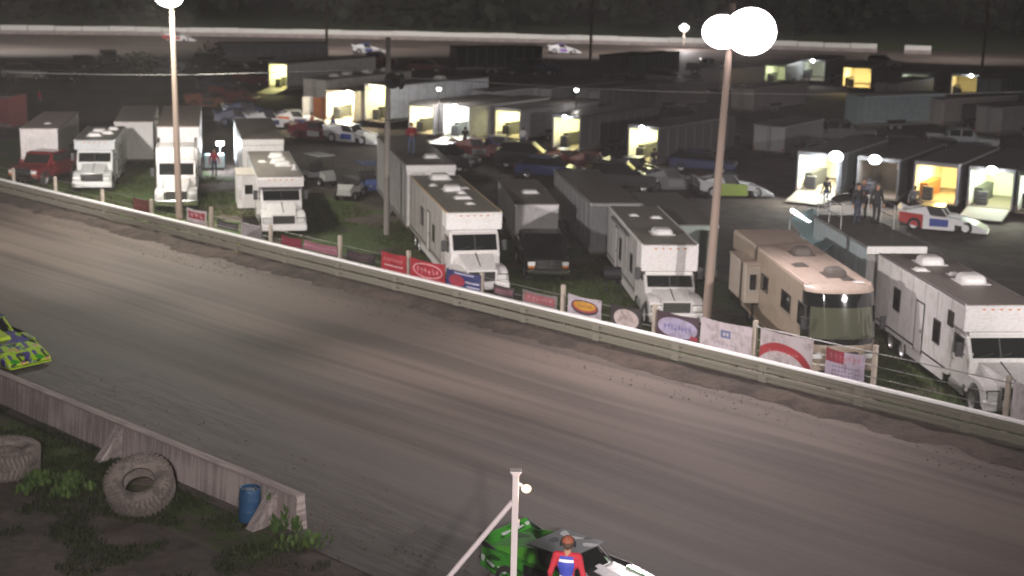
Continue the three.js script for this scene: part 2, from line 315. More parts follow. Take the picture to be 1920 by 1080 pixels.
// a line of sun-bleached, smeared lettering that can no longer be read
function scrawl(q, x, y, w, h, color, n = 7) {
  q.fillStyle = color; const s = w / n;
  for (let i = 0; i < n; i++) { const cx = x + (i + 0.5) * s; for (let k = 0; k < 5; k++) { q.globalAlpha = 0.3; q.beginPath(); const v = k % 2; q.ellipse(cx + rr(-0.22, 0.22) * s, y + h * rr(0.2, 0.8), s * (v ? 0.14 : 0.36), h * (v ? 0.5 : 0.16), rr(-0.15, 0.15), 0, 7); q.fill(); } }
  q.globalAlpha = 1;
}
const fill = (q, c, w, h) => { q.fillStyle = c; q.fillRect(0, 0, w, h); };
const oval = (q, c, x, y, a, b, lw) => { q.beginPath(); q.ellipse(x, y, a, b, 0, 0, 7); if (lw) { q.lineWidth = lw; q.strokeStyle = c; q.stroke(); } else { q.fillStyle = c; q.fill(); } };
function banner(label, t0, t1, y0, y1, draw, name = 'sponsor_banner', tilt = 0) {
  const w = t1 - t0, h = y1 - y0, nx = 14, ny = 6, pos = [], uv = [], idx = [], ph = rnd() * 6;
  for (const side of [1, -1]) for (let j = 0; j <= ny; j++) for (let i = 0; i <= nx; i++) {
    const u = i / nx, v = j / ny, sag = -0.05 * Math.sin(Math.PI * u) * v;
    pos.push((u - 0.5) * w, v * h + sag + tilt * (u - 0.5) * w, 0.025 * Math.sin(u * 9 + ph) * (1 - 0.5 * v) + 0.012 * Math.sin(v * 7 + u * 4) + side * 0.004); uv.push(u, v);
  }
  const K = (nx + 1) * (ny + 1);
  for (let j = 0; j < ny; j++) for (let i = 0; i < nx; i++) { const k = j * (nx + 1) + i; idx.push(k, k + 1, k + nx + 1, k + 1, k + nx + 2, k + nx + 1); idx.push(K + k, K + k + nx + 1, K + k + 1, K + k + 1, K + k + nx + 1, K + k + nx + 2); }
  const g = new THREE.BufferGeometry(); g.setAttribute('position', new THREE.Float32BufferAttribute(pos, 3)); g.setAttribute('uv', new THREE.Float32BufferAttribute(uv, 2)); g.setIndex(idx); g.computeVertexNormals();
  const [x, z] = rp((t0 + t1) / 2, FS + 0.13), o = thing(name, label, 'banner', x, z, RAILYAW, 'sponsor banners on the guardrail fence', y0);
  obj('printed_cloth', g, std(1, 1, 1, 0.6, 0, { map: canvasTex(256, 128, draw) }), o);
  for (const sx of [-1, 1]) obj('tie', bar([sx * w * 0.47, h * 0.96 + tilt * sx * w * 0.47, 0.012], [sx * w * 0.47, h + 0.05 + tilt * sx * w * 0.47, -0.06], 0.012, 5), M.black, o);
}
banner('dark red faded banner low on the fence beside the bonneted semi tractor', 13.00, 14.45, 0.75, 1.5, (q, w, h) => { fill(q, '#5a2a28', w, h); scrawl(q, 20, 45, 210, 34, '#8d5a55', 6); });
banner('white banner with a red emblem below the bonneted semi tractor', 17.87, 19.61, 0.72, 1.6, (q, w, h) => { fill(q, '#b9b2b3', w, h); q.fillStyle = '#8e2733'; q.fillRect(20, 18, 216, 54); scrawl(q, 36, 26, 180, 38, '#e5dcdc', 3, 0.3); scrawl(q, 20, 86, 216, 24, '#6a4048', 8); });
banner('narrow dark banner with pale lettering beside the slide-out toterhome', 20.46, 22.21, 0.95, 1.35, (q, w, h) => { fill(q, '#2c2a2c', w, h); q.fillStyle = '#a9a3a5'; q.fillRect(0, 88, 256, 14); scrawl(q, 12, 26, 228, 44, '#b9b4b5', 8); });
banner('pale grey folded banner with a diagonal crease under the slide-out', 22.47, 24.07, 0.72, 1.5, (q, w, h) => { fill(q, '#8f8a8c', w, h); q.fillStyle = '#6c6768'; q.beginPath(); q.moveTo(0, 128); q.lineTo(256, 0); q.lineTo(256, 128); q.fill(); scrawl(q, 20, 14, 90, 20, '#5d5759', 5); });
banner('maroon banner on the rail in front of the slide-out toterhome', 25.59, 27.11, 0.85, 1.3, (q, w, h) => { fill(q, '#6a2230', w, h); scrawl(q, 16, 40, 224, 46, '#8f4350', 6); });
banner('long pink banner on the rail beside the pale fence post', 27.27, 29.69, 0.9, 1.32, (q, w, h) => { fill(q, '#8b5a66', w, h); q.fillStyle = '#a97a86'; q.fillRect(0, 50, 256, 26); scrawl(q, 16, 54, 224, 20, '#6e3a48', 9); });
banner('black banner with faint red lettering on the empty grass stretch', 30.32, 32.25, 0.9, 1.35, (q, w, h) => { fill(q, '#2a2528', w, h); oval(q, '#5d3940', 128, 64, 100, 44, 8); scrawl(q, 60, 46, 136, 36, '#95757c', 5); });
banner('bright red banner with two lines of white lettering', 32.71, 34.30, 0.8, 1.62, (q, w, h) => { fill(q, '#8f1f2b', w, h); scrawl(q, 20, 30, 200, 30, '#cf9d9f', 8, 0.3); q.fillStyle = '#c8989a'; q.fillRect(30, 84, 190, 10); });
banner('bright red banner with a white oval emblem', 34.54, 36.74, 0.75, 1.62, (q, w, h) => { fill(q, '#94202d', w, h); oval(q, '#c98c90', 128, 62, 104, 46, 9); scrawl(q, 44, 40, 168, 44, '#d9a8aa', 6, 0.26); });
banner('blue banner with red patch and white stripes under the long white toterhome', 36.83, 38.84, 0.72, 1.5, (q, w, h) => { fill(q, '#232a5c', w, h); oval(q, '#8c2638', 78, 70, 58, 44); q.fillStyle = '#a5a3b8'; q.fillRect(140, 60, 110, 14); q.fillRect(150, 92, 100, 12); q.fillRect(60, 8, 150, 10); });
banner('small black and maroon banner beside the long toterhome bumper', 39.61, 40.79, 0.82, 1.3, (q, w, h) => { fill(q, '#1d1a1c', w, h); q.fillStyle = '#5c3a42'; q.fillRect(14, 24, 228, 76); scrawl(q, 30, 44, 196, 34, '#917881', 7); });
banner('grey and pink banner in front of the black pickup', 41.24, 43.12, 0.72, 1.36, (q, w, h) => { fill(q, '#6c6465', w, h); q.fillStyle = '#8e4a52'; q.fillRect(16, 20, 224, 70); scrawl(q, 30, 34, 196, 40, '#b08f92', 6); });
banner('white banner with a yellow and red oval emblem', 43.67, 45.40, 0.75, 1.6, (q, w, h) => { fill(q, '#a79ea6', w, h); oval(q, '#2a1c30', 128, 62, 104, 46); oval(q, '#96433a', 128, 58, 96, 36); oval(q, '#b98a2c', 128, 52, 82, 28); scrawl(q, 70, 42, 116, 22, '#7a3328', 7); });
banner('dark bordered cream banner beside the silver toterhome', 45.88, 47.37, 0.72, 1.6, (q, w, h) => { fill(q, '#1f1a1c', w, h); oval(q, '#ac9f9c', 132, 70, 104, 58); scrawl(q, 70, 50, 120, 30, '#7d5f66', 6); });
banner('blue and white oval banner under the silver toterhome hood', 48.11, 50.04, 0.72, 1.75, (q, w, h) => { fill(q, '#3a2630', w, h); oval(q, '#9b93ad', 128, 66, 120, 50); scrawl(q, 40, 50, 176, 32, '#4a4886', 8, 0.26); q.fillStyle = '#8a2f3c'; q.fillRect(206, 92, 44, 20); });
banner('plain white banner with a small blue square emblem', 50.11, 52.38, 0.72, 1.85, (q, w, h) => { fill(q, '#b5aaaf', w, h); q.fillStyle = '#5a6488'; q.fillRect(104, 32, 48, 34); q.fillStyle = '#b5aaaf'; q.fillRect(116, 42, 10, 14); q.fillRect(132, 42, 10, 14); scrawl(q, 70, 84, 116, 22, '#867d88', 6); });
banner('white banner with a red arc across it', 52.72, 54.89, 0.6, 1.9, (q, w, h) => { fill(q, '#b0a6a9', w, h); q.strokeStyle = '#97262f'; q.lineWidth = 30; q.beginPath(); q.ellipse(110, 168, 150, 118, 0.08, 3.3, 6.1); q.stroke(); scrawl(q, 40, 62, 150, 14, '#c58d90', 9); scrawl(q, 86, 96, 70, 14, '#7c7478', 5); });
banner('white and red lettered banner beside the beige coach bumper', 55.40, 56.93, 0.72, 1.75, (q, w, h) => { fill(q, '#a89cae', w, h); q.fillStyle = '#8d2f3e'; q.fillRect(0, 0, 120, 56); scrawl(q, 20, 12, 214, 32, '#b76e7d', 7); for (const y of [66, 84, 102]) scrawl(q, 40, y, 186, 12, '#55506c', 9); });
banner('blank white board at the end of the cable fence', 62.12, 63.72, 0.72, 2.0, (q, w, h) => { fill(q, '#b3abae', w, h); scrawl(q, 120, 40, 110, 30, '#8f878c', 4); }, 'sponsor_banner');
obj('yellow_marker', [cyl(0.09, 0.06, 0.75, 0, 0.375, 0, 10), cyl(0.16, 0.16, 0.04, 0, 0.02, 0, 12)], std(0.6, 0.5, 0.05, 0.6));
{ const o = scene.children[scene.children.length - 1], [x, z] = rp(22.52, -0.4); o.position.set(x, 0, z); tag(o, 'small yellow marker post behind the rail beside the grey banner', 'marker'); }

// ---------------------------------------------------------------- poles and floodlights
const poleWood = std(0.3, 0.23, 0.19, 0.85, 0, { bumpMap: soilBump, bumpScale: 0.01 });
// beams: [yaw offset in degrees, metres down per metre out, half angle, penumbra, candela]; lenses: [x, y, half width, half height]
function floodPole(label, x, z, h, yaw, color, lenses, beams, lean = 0, group) {
  const p = thing('floodlight_pole', label, 'light pole', x, z, yaw, group), top = Math.max(...lenses.map(l => l[1]));
  obj('pole', bar([0, -0.05, 0], [lean, h, 0], 0.19, 14, 0.12), poleWood, p);
  const x0 = Math.min(...lenses.map(l => l[0])) - 0.4, x1 = Math.max(...lenses.map(l => l[0])) + 0.4;
  obj('crossarm', [rbox(x1 - x0, 0.12, 0.12, (x0 + x1) / 2, h - 0.35, 0.16, 0.02), rbox(x1 - x0, 0.1, 0.1, (x0 + x1) / 2, h - 1.1, 0.16, 0.02)], M.darkSteel, p);
  for (const [lx, ly, rx, ry] of lenses) {
    const lamp = new THREE.Group(); lamp.name = 'floodlight'; lamp.position.set(lx, ly, 0.4); lamp.rotation.x = 0.3; p.add(lamp);
    obj('housing', new THREE.LatheGeometry([[0.02, -0.3], [0.4, -0.28], [0.7, -0.12], [0.98, 0.02], [1.0, 0.06], [0.96, 0.06], [0.66, -0.1], [0.02, -0.26]].map(a => new THREE.Vector2(...a)), 24).rotateX(Math.PI / 2).scale(rx, ry, 1), M.alu, lamp);
    obj('lens', new THREE.SphereGeometry(1, 28, 14, 0, 6.2832, 0, Math.PI / 2).rotateX(Math.PI / 2).scale(rx * 0.97, ry * 0.97, 0.4), glow(...color, 30), lamp);
  }
  const cx = lenses.reduce((s, l) => s + l[0], 0) / lenses.length, cy = lenses.reduce((s, l) => s + l[1], 0) / lenses.length;
  for (const [off, down, half, pen, power] of beams) {
    const l = new THREE.SpotLight(C(...color), power, 0, half, pen, 2), q = new THREE.Object3D(); l.castShadow = true; l.shadow.radius = 20; l.position.set(cx, cy, 1.25);
    q.position.set(cx + Math.sin(off * DEG), cy - down, 1.25 + Math.cos(off * DEG)); l.target = q; p.add(q); l.name = 'floodlight_lamp'; p.add(l);
  }
  return p;
}
floodPole('tall wooden pole with glaring floodlights beside the beige coach', 7.74, -58.52, 12.9, -10, [1, 0.88, 0.89], [[0.1, 11.85, 0.8, 0.7], [1.15, 11.9, 1.0, 0.98]], [[0, 0.9, 1.15, 1, FLOOD]], 0.42);  // lenses oversized so their shape draws the glare around the lamps
floodPole('tall wooden pole with floodlights in front of the bonneted semi tractor', -18.10, -80.67, 12.6, -8, [1, 0.97, 0.84], [[-0.1, 11.9, 0.8, 0.6]], [[0, 1.1, 1.15, 1, FLOOD * 1.3], [180, 1.5, 1.0, 1, FLOOD * 1.1]], -0.1);  // lens likewise widened to stand for the glare
// the same kind of poles on the spectators' side, outside the picture: they light the truck fronts and show in the coach windscreen
const fan = (offs, down, half, pen, power) => offs.map(o => [o, down, half, pen, power]), bank = h => [-1.5, -0.5, 0.5, 1.5].map(x => [x, h - 0.6, 0.42, 0.42]);
floodPole('floodlight pole on the spectator side near the first turn', -26, -40, 14, 165, [1, 0.92, 0.89], bank(14), fan([-48, -24, 0, 24, 48], 0.33, 0.3, 0.8, 3300).concat([[14, 0.2, 0.22, 0.8, 5200]]), 0, 'spectator side light poles');
floodPole('floodlight pole on the spectator side past the flag stand', 31, -13, 14, 205, [1, 0.92, 0.9], bank(14), fan([-26, -9, 8, 25], 0.2, 0.2, 0.8, 6000), 0, 'spectator side light poles');
floodPole('floodlight pole behind the spectator seats', 2, 20, 22, 180, [1, 0.92, 0.9], bank(22), fan([-12, 6], 0.42, 0.3, 0.8, 6500), 0, 'spectator side light poles');
// far side poles
function farPole(label, x, z, h, power) {   // stands on the infield side, heads turned to the far track and wall
  const p = thing('far_light_pole', label, 'light pole', x, z, 180, 'light poles along the far track');
  obj('pole', bar([0, -0.1, 0], [0, h, 0], 0.2, 10, 0.14), poleWood, p);
  obj('crossarm', box(3.2, 0.2, 0.2, 0, h - 0.4, 0.2), M.darkSteel, p);
  for (const fx of [-1.2, -0.4, 0.4, 1.2]) { const f = obj('floodlight', new THREE.LatheGeometry([[0.02, -0.3], [0.2, -0.2], [0.34, 0.1], [0.3, 0.1], [0.02, -0.2]].map(a => new THREE.Vector2(...a)), 12).rotateX(Math.PI / 2 + 0.5).translate(fx, h - 0.4, 0.5), M.alu, p); obj('lens', new THREE.CircleGeometry(0.3, 12).rotateX(0.5).translate(fx, h - 0.4, 0.56), glow(1, 0.95, 0.88, 15), f); }
  const l = new THREE.SpotLight(C(1, 0.94, 0.9), power, 0, 1.3, 1, 2), q = new THREE.Object3D(); q.position.set(0, h - 1.1, 1.9); l.target = q; p.add(q); l.position.set(0, h - 0.6, 0.9); l.shadow.radius = 20; l.castShadow = true; l.name = 'floodlight_lamp'; p.add(l);
}
farPole('thin far pole above the white and blue race car', -25.4, -203.6, 17, 2600);
farPole('thin far pole above the white and violet race car', 10, -208.6, 17, 2000);
farPole('thin far pole behind the last lit trailers past the glaring lamp', 65.2, -214, 17, 1700);
farPole('far pole at the far left end of the infield', -68, -190, 17, 3600);
{ // small distant lamp that shows beside the glaring one
  const p = thing('yard_lamp', 'small white lamp on a thin post beside the glaring floodlight', 'lamp', 25.6, -236, 0);
  const y = 3.6; obj('post', bar([0, 0, 0], [0, y, 0], 0.08, 8), poleWood, p);
  obj('shade', new THREE.LatheGeometry([[0.05, 0.5], [0.3, 0.35], [0.8, 0.1], [0.78, 0.05], [0.05, 0.4]].map(a => new THREE.Vector2(...a)), 14).translate(0, y - 0.1, 0), M.alu, p);
  obj('bulb', new THREE.SphereGeometry(0.72, 14, 10).scale(1, 0.8, 1).translate(0, y - 0.3, 0.1), glow(1, 0.95, 0.95, 8), p);
  const l = new THREE.PointLight(C(1, 0.95, 0.95), 200, 0, 2); l.position.set(0, y - 0.3, 1.1); l.castShadow = true; l.shadow.radius = 20; l.name = 'yard_light'; p.add(l);
}
for (const [label, x, z, h, k] of [['small lamp mast lighting the big blue white trailer', -5.90, -115.76, 4.2, 130], ['small lamp mast beyond the cream doorway', 4.73, -119.63, 4.0, 16]]) {
  const p = thing('lamp_mast', label, 'lamp', x, z, 0, 'lamp masts in the pits');
  obj('mast', bar([0, 0, 0], [0, h, 0], 0.04, 8), M.darkSteel, p);
  const f = obj('reflector', new THREE.LatheGeometry([[0.03, 0.22], [0.1, 0.2], [0.26, 0.05], [0.24, 0.03], [0.03, 0.16]].map(a => new THREE.Vector2(...a)), 14).translate(0, h, 0), M.alu, p);
  obj('bulb', new THREE.SphereGeometry(0.17, 12, 10).translate(0, h - 0.05, 0), glow(1, 0.95, 0.88, 20), p);
  const l = new THREE.PointLight(C(1, 0.95, 0.9), k, 0, 2); l.position.set(0, h - 0.05, 0); l.castShadow = true; l.shadow.radius = 6; l.name = 'bulb_light'; p.add(l);
}
{ // utility pole with a loudspeaker platform and service wires
  const p = thing('utility_pole', 'bare wooden utility pole with loudspeaker beside the long white toterhome', 'utility pole', -6.61, -77.68, 0);
  const h = 10.2; obj('pole', bar([0, -0.05, 0], [0.05, h, 0], 0.17, 12, 0.12), std(0.22, 0.2, 0.18, 0.85, 0, { bumpMap: soilBump, bumpScale: 0.01 }), p);
  obj('bracket', box(0.9, 0.08, 0.1, 0.25, 7.85, 0.1), M.darkSteel, p);
  obj('loudspeaker', new THREE.LatheGeometry([[0.05, -0.35], [0.1, -0.3], [0.16, -0.05], [0.42, 0.2], [0.4, 0.21], [0.14, 0]].map(a => new THREE.Vector2(...a)), 14).rotateX(Math.PI / 2).translate(0.3, 8.05, 0.25), M.plastic, p);
  obj('loudspeaker', new THREE.LatheGeometry([[0.05, -0.35], [0.1, -0.3], [0.16, -0.05], [0.42, 0.2], [0.4, 0.21], [0.14, 0]].map(a => new THREE.Vector2(...a)), 14).rotateX(Math.PI / 2).rotateY(1.2).translate(0.55, 8.0, 0.1), M.plastic, p);
  obj('step_bolt', bar([-0.4, 6.0, 0.12], [0.4, 6.0, 0.12], 0.03, 6), M.darkSteel, p);
  const [ax, az] = [p.position.x, p.position.z];
  const wire = (label, a, b, sag) => {
    const c = new THREE.CatmullRomCurve3([0, 0.25, 0.5, 0.75, 1].map(k => new THREE.Vector3(a[0] + (b[0] - a[0]) * k, a[1] + (b[1] - a[1]) * k - sag * 4 * k * (1 - k), a[2] + (b[2] - a[2]) * k)));
    tag(obj('overhead_wire', new THREE.TubeGeometry(c, 24, 0.022, 5), std(0.3, 0.29, 0.28, 0.5)), label, 'wire');
  };
  wire('thin overhead wire running left from the utility pole', [ax, 8.6, az], [-62, 8.2, -104], 1.4);
  wire('thin overhead wire running right from the utility pole past the coach', [ax, 8.2, az], [52, 8.4, -96], 1.2);
}
// ---------------------------------------------------------------- vehicle builders (front towards local +z, front bumper at z = 0)
const tyreGeo = new Map();
function wheel(parent, r, w, x, y, z, rimMat = M.alu, name = 'wheel') {
  const k = r + ',' + w;
  if (!tyreGeo.has(k)) {
    const prof = [[0.58 * r, -w / 2], [0.9 * r, -w / 2], [0.98 * r, -w * 0.4], [r, -w * 0.25], [r, w * 0.25], [0.98 * r, w * 0.4], [0.9 * r, w / 2], [0.58 * r, w / 2]];
    const rim = [[0.02, w * 0.28], [0.2 * r, w * 0.3], [0.24 * r, w * 0.18], [0.45 * r, w * 0.2], [0.58 * r, w * 0.46], [0.6 * r, w * 0.46], [0.6 * r, -w * 0.46], [0.4 * r, -w * 0.2], [0.02, -w * 0.2]];
    tyreGeo.set(k, [new THREE.LatheGeometry(prof.map(a => new THREE.Vector2(...a)), 22).rotateZ(-Math.PI / 2), new THREE.LatheGeometry(rim.map(a => new THREE.Vector2(...a)), 18).rotateZ(-Math.PI / 2)]);
  }
  const [tg, rg] = tyreGeo.get(k), g = new THREE.Group(); g.name = name; g.position.set(x, y, z); if (x < 0) g.rotation.y = Math.PI; parent.add(g);
  obj('tyre', tg, M.rubber, g); obj('rim', rg, rimMat, g); return g;
}
function windowPane(parent, w, h, x, y, z, side = 1, frame = M.plastic, name = 'window') {   // on a side wall (side = +-1 along x) or side = 0 for the front
  const g = side ? box(0.03, h, w, x + side * 0.012, y, z) : box(w, h, 0.03, x, y, z + 0.012);
  const p = obj(name, g, M.glass, parent);
  obj('window_frame', side ? [box(0.045, 0.045, w + 0.09, x + side * 0.012, y + h / 2 + 0.022, z), box(0.045, 0.045, w + 0.09, x + side * 0.012, y - h / 2 - 0.022, z), box(0.044, h, 0.045, x + side * 0.012, y, z - w / 2 - 0.022), box(0.044, h, 0.045, x + side * 0.012, y, z + w / 2 + 0.022)]
    : [box(w + 0.09, 0.045, 0.045, x, y + h / 2 + 0.022, z + 0.012), box(w + 0.09, 0.045, 0.045, x, y - h / 2 - 0.022, z + 0.012), box(0.045, h, 0.044, x - w / 2 - 0.022, y, z + 0.012), box(0.045, h, 0.044, x + w / 2 + 0.022, y, z + 0.012)], frame, p);
  return p;
}
function roofVent(parent, x, y, z, w = 0.7, d = 0.7, h = 0.16, m = white, name = 'roof_vent') {
  const v = obj(name, new RoundedBoxGeometry(w, h * 1.6, d, 3, h * 0.75).translate(x, y + h * 0.2, z), m, parent);
  obj('vent_flange', box(w + 0.14, 0.03, d + 0.14, x, y + 0.012, z), m, v); return v;
}
function mirror(parent, s, x, y, z, m) {
  const g = obj('side_mirror', rbox(0.22, 0.5, 0.1, s * (x + 0.28), y, z, 0.04), m, parent);
  obj('mirror_arm', [bar([s * x, y + 0.15, z - 0.1], [s * (x + 0.22), y + 0.15, z], 0.02, 6), bar([s * x, y - 0.2, z - 0.1], [s * (x + 0.22), y - 0.2, z], 0.02, 6)], M.plastic, g);
}
function conventionalCab(g, o) {   // bonnet, wings, grille, windscreen cab; returns z of the cab's back
  const m = o.paint, W = o.w / 2, hl = o.hood || 1.75, y0 = 0.42;
  obj('bumper', rbox(o.w * 0.97, 0.36, 0.26, 0, y0 + 0.16, -0.13, 0.08), o.bumper || m, g);
  const hb = 1.62 * (o.k || 1), hf = 1.2 * (o.k || 1);
  const hood = obj('hood', taper(-hl - 0.1, -0.22, [W * 0.74, W * 0.62, 0.8, hb], [W * 0.55, W * 0.5, 0.72, hf]), m, g);
  obj('hood_seam', taper(-hl, -0.3, [0.02, 0.02, hb - 0.06, hb + 0.004], [0.02, 0.02, hf - 0.03, hf + 0.016]), M.plastic, hood);
  const gr = obj('grille', rbox(W * 0.92, 0.52, 0.08, 0, 0.92, -0.2, 0.05), M.black, g);
  obj('grille_surround', [rbox(W * 1.06, 0.07, 0.1, 0, 1.2, -0.18, 0.02), rbox(0.07, 0.56, 0.1, -W * 0.5, 0.92, -0.18, 0.02), rbox(0.07, 0.56, 0.1, W * 0.5, 0.92, -0.18, 0.02)], o.trim || m, gr);
  for (let i = 0; i < 5; i++) obj('grille_bar', box(W * 0.9, 0.025, 0.03, 0, 0.73 + i * 0.095, -0.15), M.chrome, gr);
  for (const s of [-1, 1]) {
    const arch = new THREE.Shape(); arch.moveTo(0.12, 0.5); arch.lineTo(0.1, 0.95); arch.quadraticCurveTo(0.25, 1.2, 0.8, 1.22); arch.lineTo(1.55, 1.18); arch.lineTo(1.72, 0.62); arch.lineTo(1.4, 0.62); arch.absarc(0.93, 0.55, 0.55, 0.1, Math.PI - 0.1, false); arch.lineTo(0.3, 0.5); arch.lineTo(0.12, 0.5);
    const fg = new THREE.ExtrudeGeometry(arch, { depth: W * 0.36, bevelEnabled: true, bevelSize: 0.04, bevelThickness: 0.04, bevelSegments: 2, curveSegments: 10 }).translate(0, 0, -W * 0.18).rotateY(Math.PI / 2).translate(s * W * 0.72, 0, -0.08);
    obj('fender', fg, m, g);
    const hl2 = obj('headlight', rbox(W * 0.34, 0.24, 0.14, s * W * 0.7, 0.93, -0.14, 0.05), M.lampGlass, g);
    obj('headlight_bezel', rbox(W * 0.4, 0.3, 0.1, s * W * 0.7, 0.93, -0.18, 0.05), o.trim || M.plastic, hl2);
    wheel(g, 0.5, 0.28, s * (W - 0.16), 0.5, -1.02, M.alu);
    mirror(g, s, W * 0.86, 1.95, -hl - 0.35, o.mirror || M.plastic);
  }
  const zc = -hl - 1.55, top = (o.cabTop || 2.45);
  const cab = obj('cab', profile([[-hl, 0.72], [-hl, hb], [-hl - 0.42, top - 0.08], [-hl - 0.6, top], [zc, top], [zc, 0.72]], W * 1.76, 0.05), m, g);
  const dz = 0.42, dy = top - 0.08 - hb, L = Math.hypot(dz, dy), a = Math.atan2(dz, dy);
  const ws = obj('windscreen', new RoundedBoxGeometry(W * 1.56, L * 0.78, 0.05, 2, 0.02).rotateX(-a).translate(0, hb + dy * 0.52, -hl - dz * 0.52 + 0.035), M.glass, g);
  obj('screen_divider', new THREE.BoxGeometry(0.05, L * 0.76, 0.03).rotateX(-a).translate(0, hb + dy * 0.52, -hl - dz * 0.52 + 0.062), M.plastic, ws);
  obj('wiper', [0.12, -0.5].map(x => new THREE.BoxGeometry(0.5, 0.025, 0.02).rotateZ(0.25).rotateX(-a).translate(x, hb + dy * 0.26, -hl - dz * 0.24 + 0.08)), M.black, ws);
  obj('sun_visor', new RoundedBoxGeometry(W * 1.66, 0.16, 0.12, 2, 0.04).translate(0, top - 0.04, -hl - 0.4), o.visor || m, g);
  for (const s of [-1, 1]) {
    windowPane(g, 0.75, 0.6, s * W * 0.88, 1.95, -hl - 0.95, s);
    const d = obj('cab_door', box(0.03, 1.25, 1.0, s * (W * 0.88 + 0.004), 1.25, -hl - 0.92), m, g);
    obj('door_handle', box(0.04, 0.05, 0.18, s * (W * 0.88 + 0.035), 1.4, -hl - 1.3), M.chrome, d);
    obj('fuel_tank', new THREE.CylinderGeometry(0.28, 0.28, 0.9, 14).rotateX(Math.PI / 2).translate(s * W * 0.72, 0.55, -hl - 1.0), M.alu, g);
    obj('marker_light', rbox(0.1, 0.05, 0.06, s * 0.45, top + 0.03, -hl - 0.62, 0.02), M.amber, g);
  }
  return zc;
}
function liveBody(g, o, z1, z2, capZ) {   // the box behind the cab: walls, roof, cap, windows, door, wheels
  const W = o.w / 2, h = o.h, m = o.paint;
  const b = obj('body', rbox(o.w, h - 0.72, z1 - z2, 0, (h + 0.72) / 2, (z1 + z2) / 2, 0.06), o.side || m, g);
  if (o.awning) { const aw = obj('awning_roll', new THREE.CylinderGeometry(0.07, 0.07, 4.4, 10).rotateX(Math.PI / 2).translate(o.awning * (W + 0.09), h - 0.16, (z1 + z2) / 2), std(0.1, 0.1, 0.11, 0.7), g); obj('awning_arm', [-2, 2].map(q => box(0.05, 1.6, 0.05, o.awning * (W + 0.06), h - 1.0, (z1 + z2) / 2 + q)), M.alu, aw); }
  if (capZ) {
    obj('cab_cap', profile([[capZ, (o.cabTop || 2.45) + 0.06], [capZ + 0.04, h - 0.1], [capZ - 0.04, h], [z1 + 0.02, h], [z1 + 0.02, (o.cabTop || 2.45) + 0.06]], o.w, 0.05), o.cap || m, g);
    for (let i = -2; i <= 2; i++) obj('marker_light', rbox(0.12, 0.05, 0.05, i * 0.3, h - 0.12, capZ + 0.03, 0.02), M.amber, g);
  }
  const zf = capZ || z1;
  const r = obj('roof', rbox(o.w - 0.12, 0.05, zf - z2 - 0.14, 0, h + 0.018, (zf + z2) / 2, 0.02), o.roof || roofMat(0.2, 0.185, 0.17), g);
  obj('roof_rail', [box(0.07, 0.07, zf - z2 - 0.1, -W + 0.035, h + 0.02, (zf + z2) / 2), box(0.07, 0.07, zf - z2 - 0.1, W - 0.035, h + 0.02, (zf + z2) / 2)], o.edge || M.alu, r);
  for (const [x, z, w, d, hh] of o.vents || []) roofVent(g, x, h + 0.04, z, w, d, hh);
  for (const [s, z, y, w, hh] of o.windows || []) windowPane(g, w, hh, s * W, y, z, s);
  for (const [s, z] of o.doors || []) { const d = obj('entry_door', box(0.03, 1.75, 0.7, s * (W + 0.012), 1.75, z), o.doorPaint || m, g); obj('door_frame', [box(0.04, 1.85, 0.05, s * (W + 0.01), 1.75, z - 0.38), box(0.04, 1.85, 0.05, s * (W + 0.01), 1.75, z + 0.38), box(0.04, 0.05, 0.8, s * (W + 0.01), 2.66, z)], M.plastic, d); obj('door_handle', box(0.04, 0.12, 0.05, s * (W + 0.04), 1.65, z + 0.25), M.chrome, d); }
  for (const s of [-1, 1]) {
    obj('body_trim', box(0.02, 0.06, z1 - z2 - 0.2, s * (W + 0.008), 0.95, (z1 + z2) / 2), o.stripe || M.plastic, g);
    for (let z = z1 - 1.22; z > z2 + 0.4; z -= 1.22) obj('panel_seam', box(0.012, h - 1.1, 0.035, s * (W + 0.004), (h + 1) / 2, z), o.seam || silver, g);
    for (const z of o.rearWheels || [z2 + 2.2]) wheel(g, 0.5, 0.5, s * (W - 0.26), 0.5, z);
    obj('side_skirt', box(0.05, 0.3, z1 - z2 - 3.6, s * (W - 0.04), 0.6, (z1 + z2) / 2 + 1.4), m, g);
  }
  obj('chassis', box(0.9, 0.3, -z2 - 0.6, 0, 0.72, z2 / 2 - 0.2), M.chassis, g);
  return b;
}
function toterhome(label, x, z, yaw, o) {
  const g = thing('toterhome', label, 'motorhome', x, z, yaw, 'conventional cab toterhomes parked along the fence');
  o = { w: 2.44, h: 3.1, len: 11, paint: white, ...o };
  const zc = conventionalCab(g, o), capZ = -(o.hood || 1.75) - 0.35;
  liveBody(g, o, zc + 0.06, -o.len, capZ);
  if (o.slide) { const [s, zz, l, y0, y1, out] = o.slide; const q = obj('slide_out', rbox(out, y1 - y0, l, s * (o.w / 2 + out / 2), (y0 + y1) / 2, zz, 0.04), o.slidePaint || o.paint, g); obj('slide_window', rbox(0.42, 0.5, 0.04, s * (o.w / 2 + out / 2) + 0.12, (y0 + y1) / 2 + 0.12, zz + l / 2 + 0.01, 0.03), M.glass, q); obj('slide_topper', rbox(out + 0.06, 0.05, l + 0.1, s * (o.w / 2 + out / 2), y1 + 0.02, zz, 0.02), std(0.4, 0.36, 0.32, 0.8), q); }
  return g;
}
